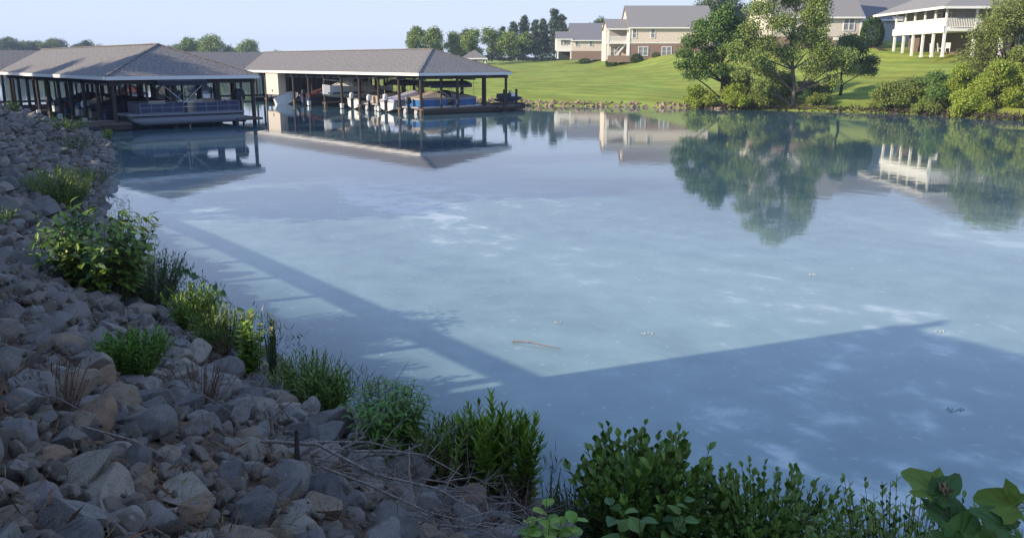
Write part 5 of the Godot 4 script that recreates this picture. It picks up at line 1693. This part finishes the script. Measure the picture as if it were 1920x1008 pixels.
# ------------------------------------------------------------------ beside and behind the camera: what throws the long shadows
func build_roadside() -> void:
	rng.seed = 88
	var along := Vector2(-0.63, 0.777)
	var rail := thing("guardrail", "galvanised roadside guardrail on wooden posts along the top of the bank", "guardrail")
	var o := Vector2(-0.42, -0.34)
	var pts := []
	for k in range(-8, 22):
		pts.append(o + along * k * 1.9 + Vector2(-1, -0.2) * (pow(maxf(0, k - 12), 2.0) * 0.02))
	for k in pts.size():
		var b := Build.new()
		var h := bank(pts[k].x, pts[k].y)
		b.box(P(pts[k].x, h + 0.33, pts[k].y), Vector3(0.16, 0.9, 0.16), Basis(Vector3.UP, 0.68))
		obj("post", b, M.old_wood, rail)
		if k > 0:
			b = Build.new()
			var a := P(pts[k - 1].x, 2.9 + 0.69, pts[k - 1].y)
			var e := P(pts[k].x, 2.9 + 0.69, pts[k].y)
			var n := (e - a).normalized().cross(Vector3.UP) * 0.12
			var last: Vector3
			for q in 9:
				var t := q / 8.0
				var w := n * (1.0 + 0.35 * cos(t * TAU * 2.0)) + Vector3(0, (t - 0.5) * 0.31, 0)
				if q > 0:
					b.quad(a + last, e + last, e + w, a + w)
				last = w
			obj("rail", b, M.metal, rail)
	var b := Build.new()
	for k in 9000:
		var s := R(-8, 40)
		var p := o + along * s + along.orthogonal() * R(-0.5, 0.55) + Vector2(-1, -0.2) * pow(maxf(0, s / 1.9 - 12), 2.0) * 0.02
		var tall := 0.05 + 0.2 * pow(R(), 4.0) + 0.13 * maxf(0.0, hill_noise.get_noise_2d(s * 60, 3))
		b.col = Color(R(0.7, 1.2), R(0.8, 1.2), R(0.6, 1.0))
		b.blade(P(p.x, bank(p.x, p.y), p.y), Vector3(R(-0.4, 0.4), 1, R(-0.4, 0.4)).normalized(), dirn(), tall, 0.022)
	var g := obj("verge_grass", b, leafy(0.09, 0.13, 0.035))
	tag(g, "uncut grass along the foot of the guardrail", "grass")
	g.set_meta("kind", "stuff")
	stems("verge_shrub", "wild shrub growing through the guardrail", "shrub", on_bank(-5.35, 5.75), 40, 1.15, 0.55, 22, 0.12, 0.05, M.clip_leaf, {})
	var pole := thing("utility_pole", "wooden utility pole beside the guardrail", "pole", P(-7.1, 2.85, 8.3))
	b = Build.new()
	b.tube([Vector3(0, -0.3, 0), Vector3(0, 4.2, 0)], [0.13, 0.11], 10)
	obj("shaft", b, M.old_wood, pole)
	b = Build.new()
	b.box(Vector3(0.1, 4.0, -0.1), Vector3(1.0, 0.12, 0.1), Basis(Vector3.UP, 0.4))
	obj("crossarm", b, M.old_wood, pole)
	# added box trailer, out of view, placed to shade the water at right
	var tr := thing("added_box_trailer", "unseen white box trailer added on the verge to shade the water", "trailer", P(-6.34, 2.92, 3.5), PI - 0.89)
	b = Build.new()
	b.box(Vector3(0, 2.75, 0), Vector3(9.6, 3.3, 2.5))
	obj("cargo_box", b, M.white, tr)
	b = Build.new()
	b.box(Vector3(0, 1.0, 0), Vector3(9.4, 0.18, 1.1))
	obj("chassis", b, M.dark, tr)
	for x in [-4.6, 4.6]:
		b = Build.new()
		for z in [-1.27, 1.27]:
			b.bar(Vector3(x, 1.12, z), Vector3(x, 4.38, z), 0.08, 0.06)
		obj("corner_post", b, M.metal, tr)
	for x in [-3.6, -2.5]:
		for z in [-1.0, 1.0]:
			b = Build.new()
			b.tube([Vector3(x, 0.48, z - 0.13), Vector3(x, 0.48, z + 0.13)], [0.48, 0.48], 18)
			obj("tyre", b, M.dark, tr)
	for z in [-0.6, 0.6]:
		b = Build.new()
		b.box(Vector3(3.4, 0.5, z), Vector3(0.14, 1.0, 0.14))
		obj("landing_leg", b, M.dark, tr)
	var lm := leafy(0.06, 0.11, 0.03)
	var row := [[1.0, -6.6, 6.0, 2.4], [4.0, -10.6, 6.5, 2.4], [-13.8, 2.2, 7.4, 1.7], [-12.2, -0.2, 8.2, 2.0], [-10.0, -2.2, 8.0, 2.2]]  # unseen trees, added to widen and break up the shadow on the water
	for k in row.size():
		var q: Array = row[k]
		roadside_tree(["unseen tree added at the near end of the box trailer for its shade", "last unseen tree added behind the guardrail for its shade", "unseen tree added across the verge from the utility pole for its shade", "tallest unseen tree added behind the box trailer for its shade", "unseen tree added behind the middle of the box trailer for its shade"][k], P(q[0], 2.9, q[1]), q[2], q[3], lm)
	var far_row := [[-22.0, 21.5, 11, 3.2], [-27.0, 27.0, 13, 4.2], [-33.5, 33.5, 14, 4.6], [-42.5, 45.5, 13, 4.4], [-51.0, 49.0, 16, 5.0], [-60.0, 50.0, 17, 5.4], [-70.0, 55.0, 18, 5.4], [-81.0, 61.0, 20, 5.6], [-92.0, 65.0, 20, 5.6]]
	for k in far_row.size():
		var q: Array = far_row[k]
		roadside_tree(["bank-top tree where the guardrail bends", "second bank-top tree past the guardrail bend", "third bank-top tree past the guardrail bend", "fourth bank-top tree past the guardrail bend", "fifth bank-top tree past the guardrail bend", "sixth bank-top tree past the guardrail bend", "seventh bank-top tree past the guardrail bend", "eighth bank-top tree past the guardrail bend", "last bank-top tree past the guardrail bend"][k], P(q[0], 2.9, q[1]), q[2], q[3], lm)

func roadside_tree(label: String, at: Vector3, high: float, r: float, lm: Material) -> void:
	var cl := auto_clumps(16, r * 0.75, 0.8, high * 0.9, r * 0.45, func(tt): return 0.5 + 0.6 * sin(PI * clampf(tt * 0.8 + 0.15, 0, 1)))
	tree("roadside_tree", label, at, [Vector3(0, -0.1, 0), Vector3(0.1, high * 0.3, 0), Vector3(-0.1, high * 0.6, 0), Vector3(0, high * 0.85, 0)], 0.2, cl, int(70 * r * high), 5, 0.4, lm, M.bark, "trees along the top of the bank")

func materials() -> void:
	M.bark = mat(0.11, 0.085, 0.065, 0.95, 0.5, 2.0)
	M.pale_bark = mat(0.26, 0.23, 0.19, 0.9, 0.6, 1.5)
	M.stem = mat(0.1, 0.1, 0.045, 0.8)
	M.dry = mat(0.14, 0.085, 0.06, 0.9)
	M.dead = mat(0.34, 0.29, 0.255, 0.9, 0.4, 4.0)
	M.twig_dark = mat(0.08, 0.07, 0.07, 0.9)
	M.pale = mat(0.42, 0.36, 0.26, 0.85)
	M.bud = mat(0.3, 0.2, 0.13, 0.8)
	M.orange = leafy(0.55, 0.3, 0.06, 0.2)
	M.pale_flower = leafy(0.5, 0.5, 0.22, 0.2)
	M.foam = mat(0.36, 0.41, 0.42, 0.9)
	M.shingle = mat(0.285, 0.268, 0.26, 0.95, 0.38, 0.35, 0.0, 0.05)
	M.slate = mat(0.3, 0.29, 0.285, 0.95, 0.25, 0.5, 0.0, 0.12)
	M.slate_blue = mat(0.24, 0.24, 0.26, 0.95, 0.25, 0.5, 0.0, 0.12)
	M.white = mat(0.78, 0.77, 0.75, 0.6)
	M.old_wood = mat(0.1, 0.08, 0.07, 0.9, 0.4, 1.5)
	M.stain = mat(0.3, 0.25, 0.16, 0.9, 0.5, 3.0)
	M.deck = mat(0.2, 0.17, 0.155, 0.9, 0.4, 1.2)
	M.board = mat(0.09, 0.08, 0.09, 0.85, 0.35, 1.0)
	M.dark = mat(0.035, 0.035, 0.042, 0.5)
	M.tarp = mat(0.03, 0.035, 0.05, 0.8)
	M.navy = mat(0.03, 0.05, 0.11, 0.35)
	M.navy_grey = mat(0.13, 0.155, 0.21, 0.5)
	M.blue = mat(0.04, 0.135, 0.34, 0.35)
	M.blue_dark = mat(0.035, 0.12, 0.33, 0.4)
	M.dull = mat(0.2, 0.215, 0.26, 0.6)
	M.tan = mat(0.36, 0.3, 0.24, 0.8)
	M.lavender = mat(0.4, 0.4, 0.52, 0.8)
	M.wine = mat(0.1, 0.04, 0.045, 0.7)
	M.gelcoat = mat(0.74, 0.74, 0.73, 0.3)
	M.beige = mat(0.6, 0.55, 0.48, 0.7)
	M.metal = mat(0.55, 0.56, 0.58, 0.35)
	M.metal.metallic = 0.6
	M.glass = mat(0.02, 0.025, 0.03, 0.08)
	M.pane = mat(0.22, 0.24, 0.27, 0.12)
	M.brick = mat(0.42, 0.29, 0.23, 0.95, 0.35, 0.8, 0.0, 0.15)
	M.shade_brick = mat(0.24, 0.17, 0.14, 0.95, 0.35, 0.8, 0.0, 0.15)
	M.siding = mat(0.74, 0.64, 0.56, 0.8, 0.06, 0.3)
	M.cream = mat(0.68, 0.62, 0.55, 0.8, 0.06, 0.3)
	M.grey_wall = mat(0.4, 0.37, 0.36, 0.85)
	M.grey_siding = mat(0.42, 0.42, 0.45, 0.85)
	M.dark_green = mat(0.05, 0.06, 0.05, 0.9)
	M.mulch = mat(0.13, 0.075, 0.055, 0.95, 0.5, 1.0)
	M.clip_leaf = leafy(0.055, 0.1, 0.03)

func _ready() -> void:
	var cam := Camera3D.new()
	cam.name = "camera"
	cam.projection = Camera3D.PROJECTION_FRUSTUM
	cam.near = 0.1
	cam.far = 2000
	var unit := 0.1 / 950.0
	cam.size = 612.5 * unit
	cam.frustum_offset = Vector2(0, -8.25) * unit
	cam.position = Vector3(0, 4.5, 0)
	cam.rotation.x = -atan(228.0 / 950.0)
	add_child(cam)
	var env := Environment.new()
	env.background_mode = Environment.BG_SKY
	var sky := Sky.new()
	var sm := ProceduralSkyMaterial.new()
	sm.sky_horizon_color = Color(0.665, 0.7, 0.76)
	sm.sky_top_color = Color(0.45, 0.55, 0.715)
	sm.sky_curve = 0.2
	sm.ground_horizon_color = Color(0.62, 0.68, 0.74)
	sm.ground_bottom_color = Color(0.25, 0.27, 0.25)
	sm.sun_angle_max = 20
	sm.sun_curve = 0.1
	sky.sky_material = sm
	env.sky = sky
	env.tonemap_mode = Environment.TONE_MAPPER_LINEAR
	env.tonemap_exposure = 2.1
	env.fog_enabled = true
	env.fog_density = 0.0004
	env.fog_light_color = Color(0.8, 0.88, 1.0)
	env.sdfgi_enabled = true
	env.ssao_enabled = true
	env.ssil_enabled = true
	var we := WorldEnvironment.new()
	we.name = "world_environment"
	we.environment = env
	add_child(we)
	var sun := DirectionalLight3D.new()
	sun.name = "sun"
	sun.light_energy = 1.12
	sun.light_color = Color(1.0, 0.93, 0.82)
	sun.light_angular_distance = 0.5
	sun.shadow_enabled = true
	add_child(sun)
	sun.look_at_from_position(Vector3.ZERO, Vector3(0.853, -0.41, -0.336))

	rng.seed = 1
	materials()
	build_far_bank()
	rng.seed = 2
	build_bank()
	build_water()
	rng.seed = 3
	build_marina()
	rng.seed = 4
	build_houses()
	build_plants()
	build_roadside()
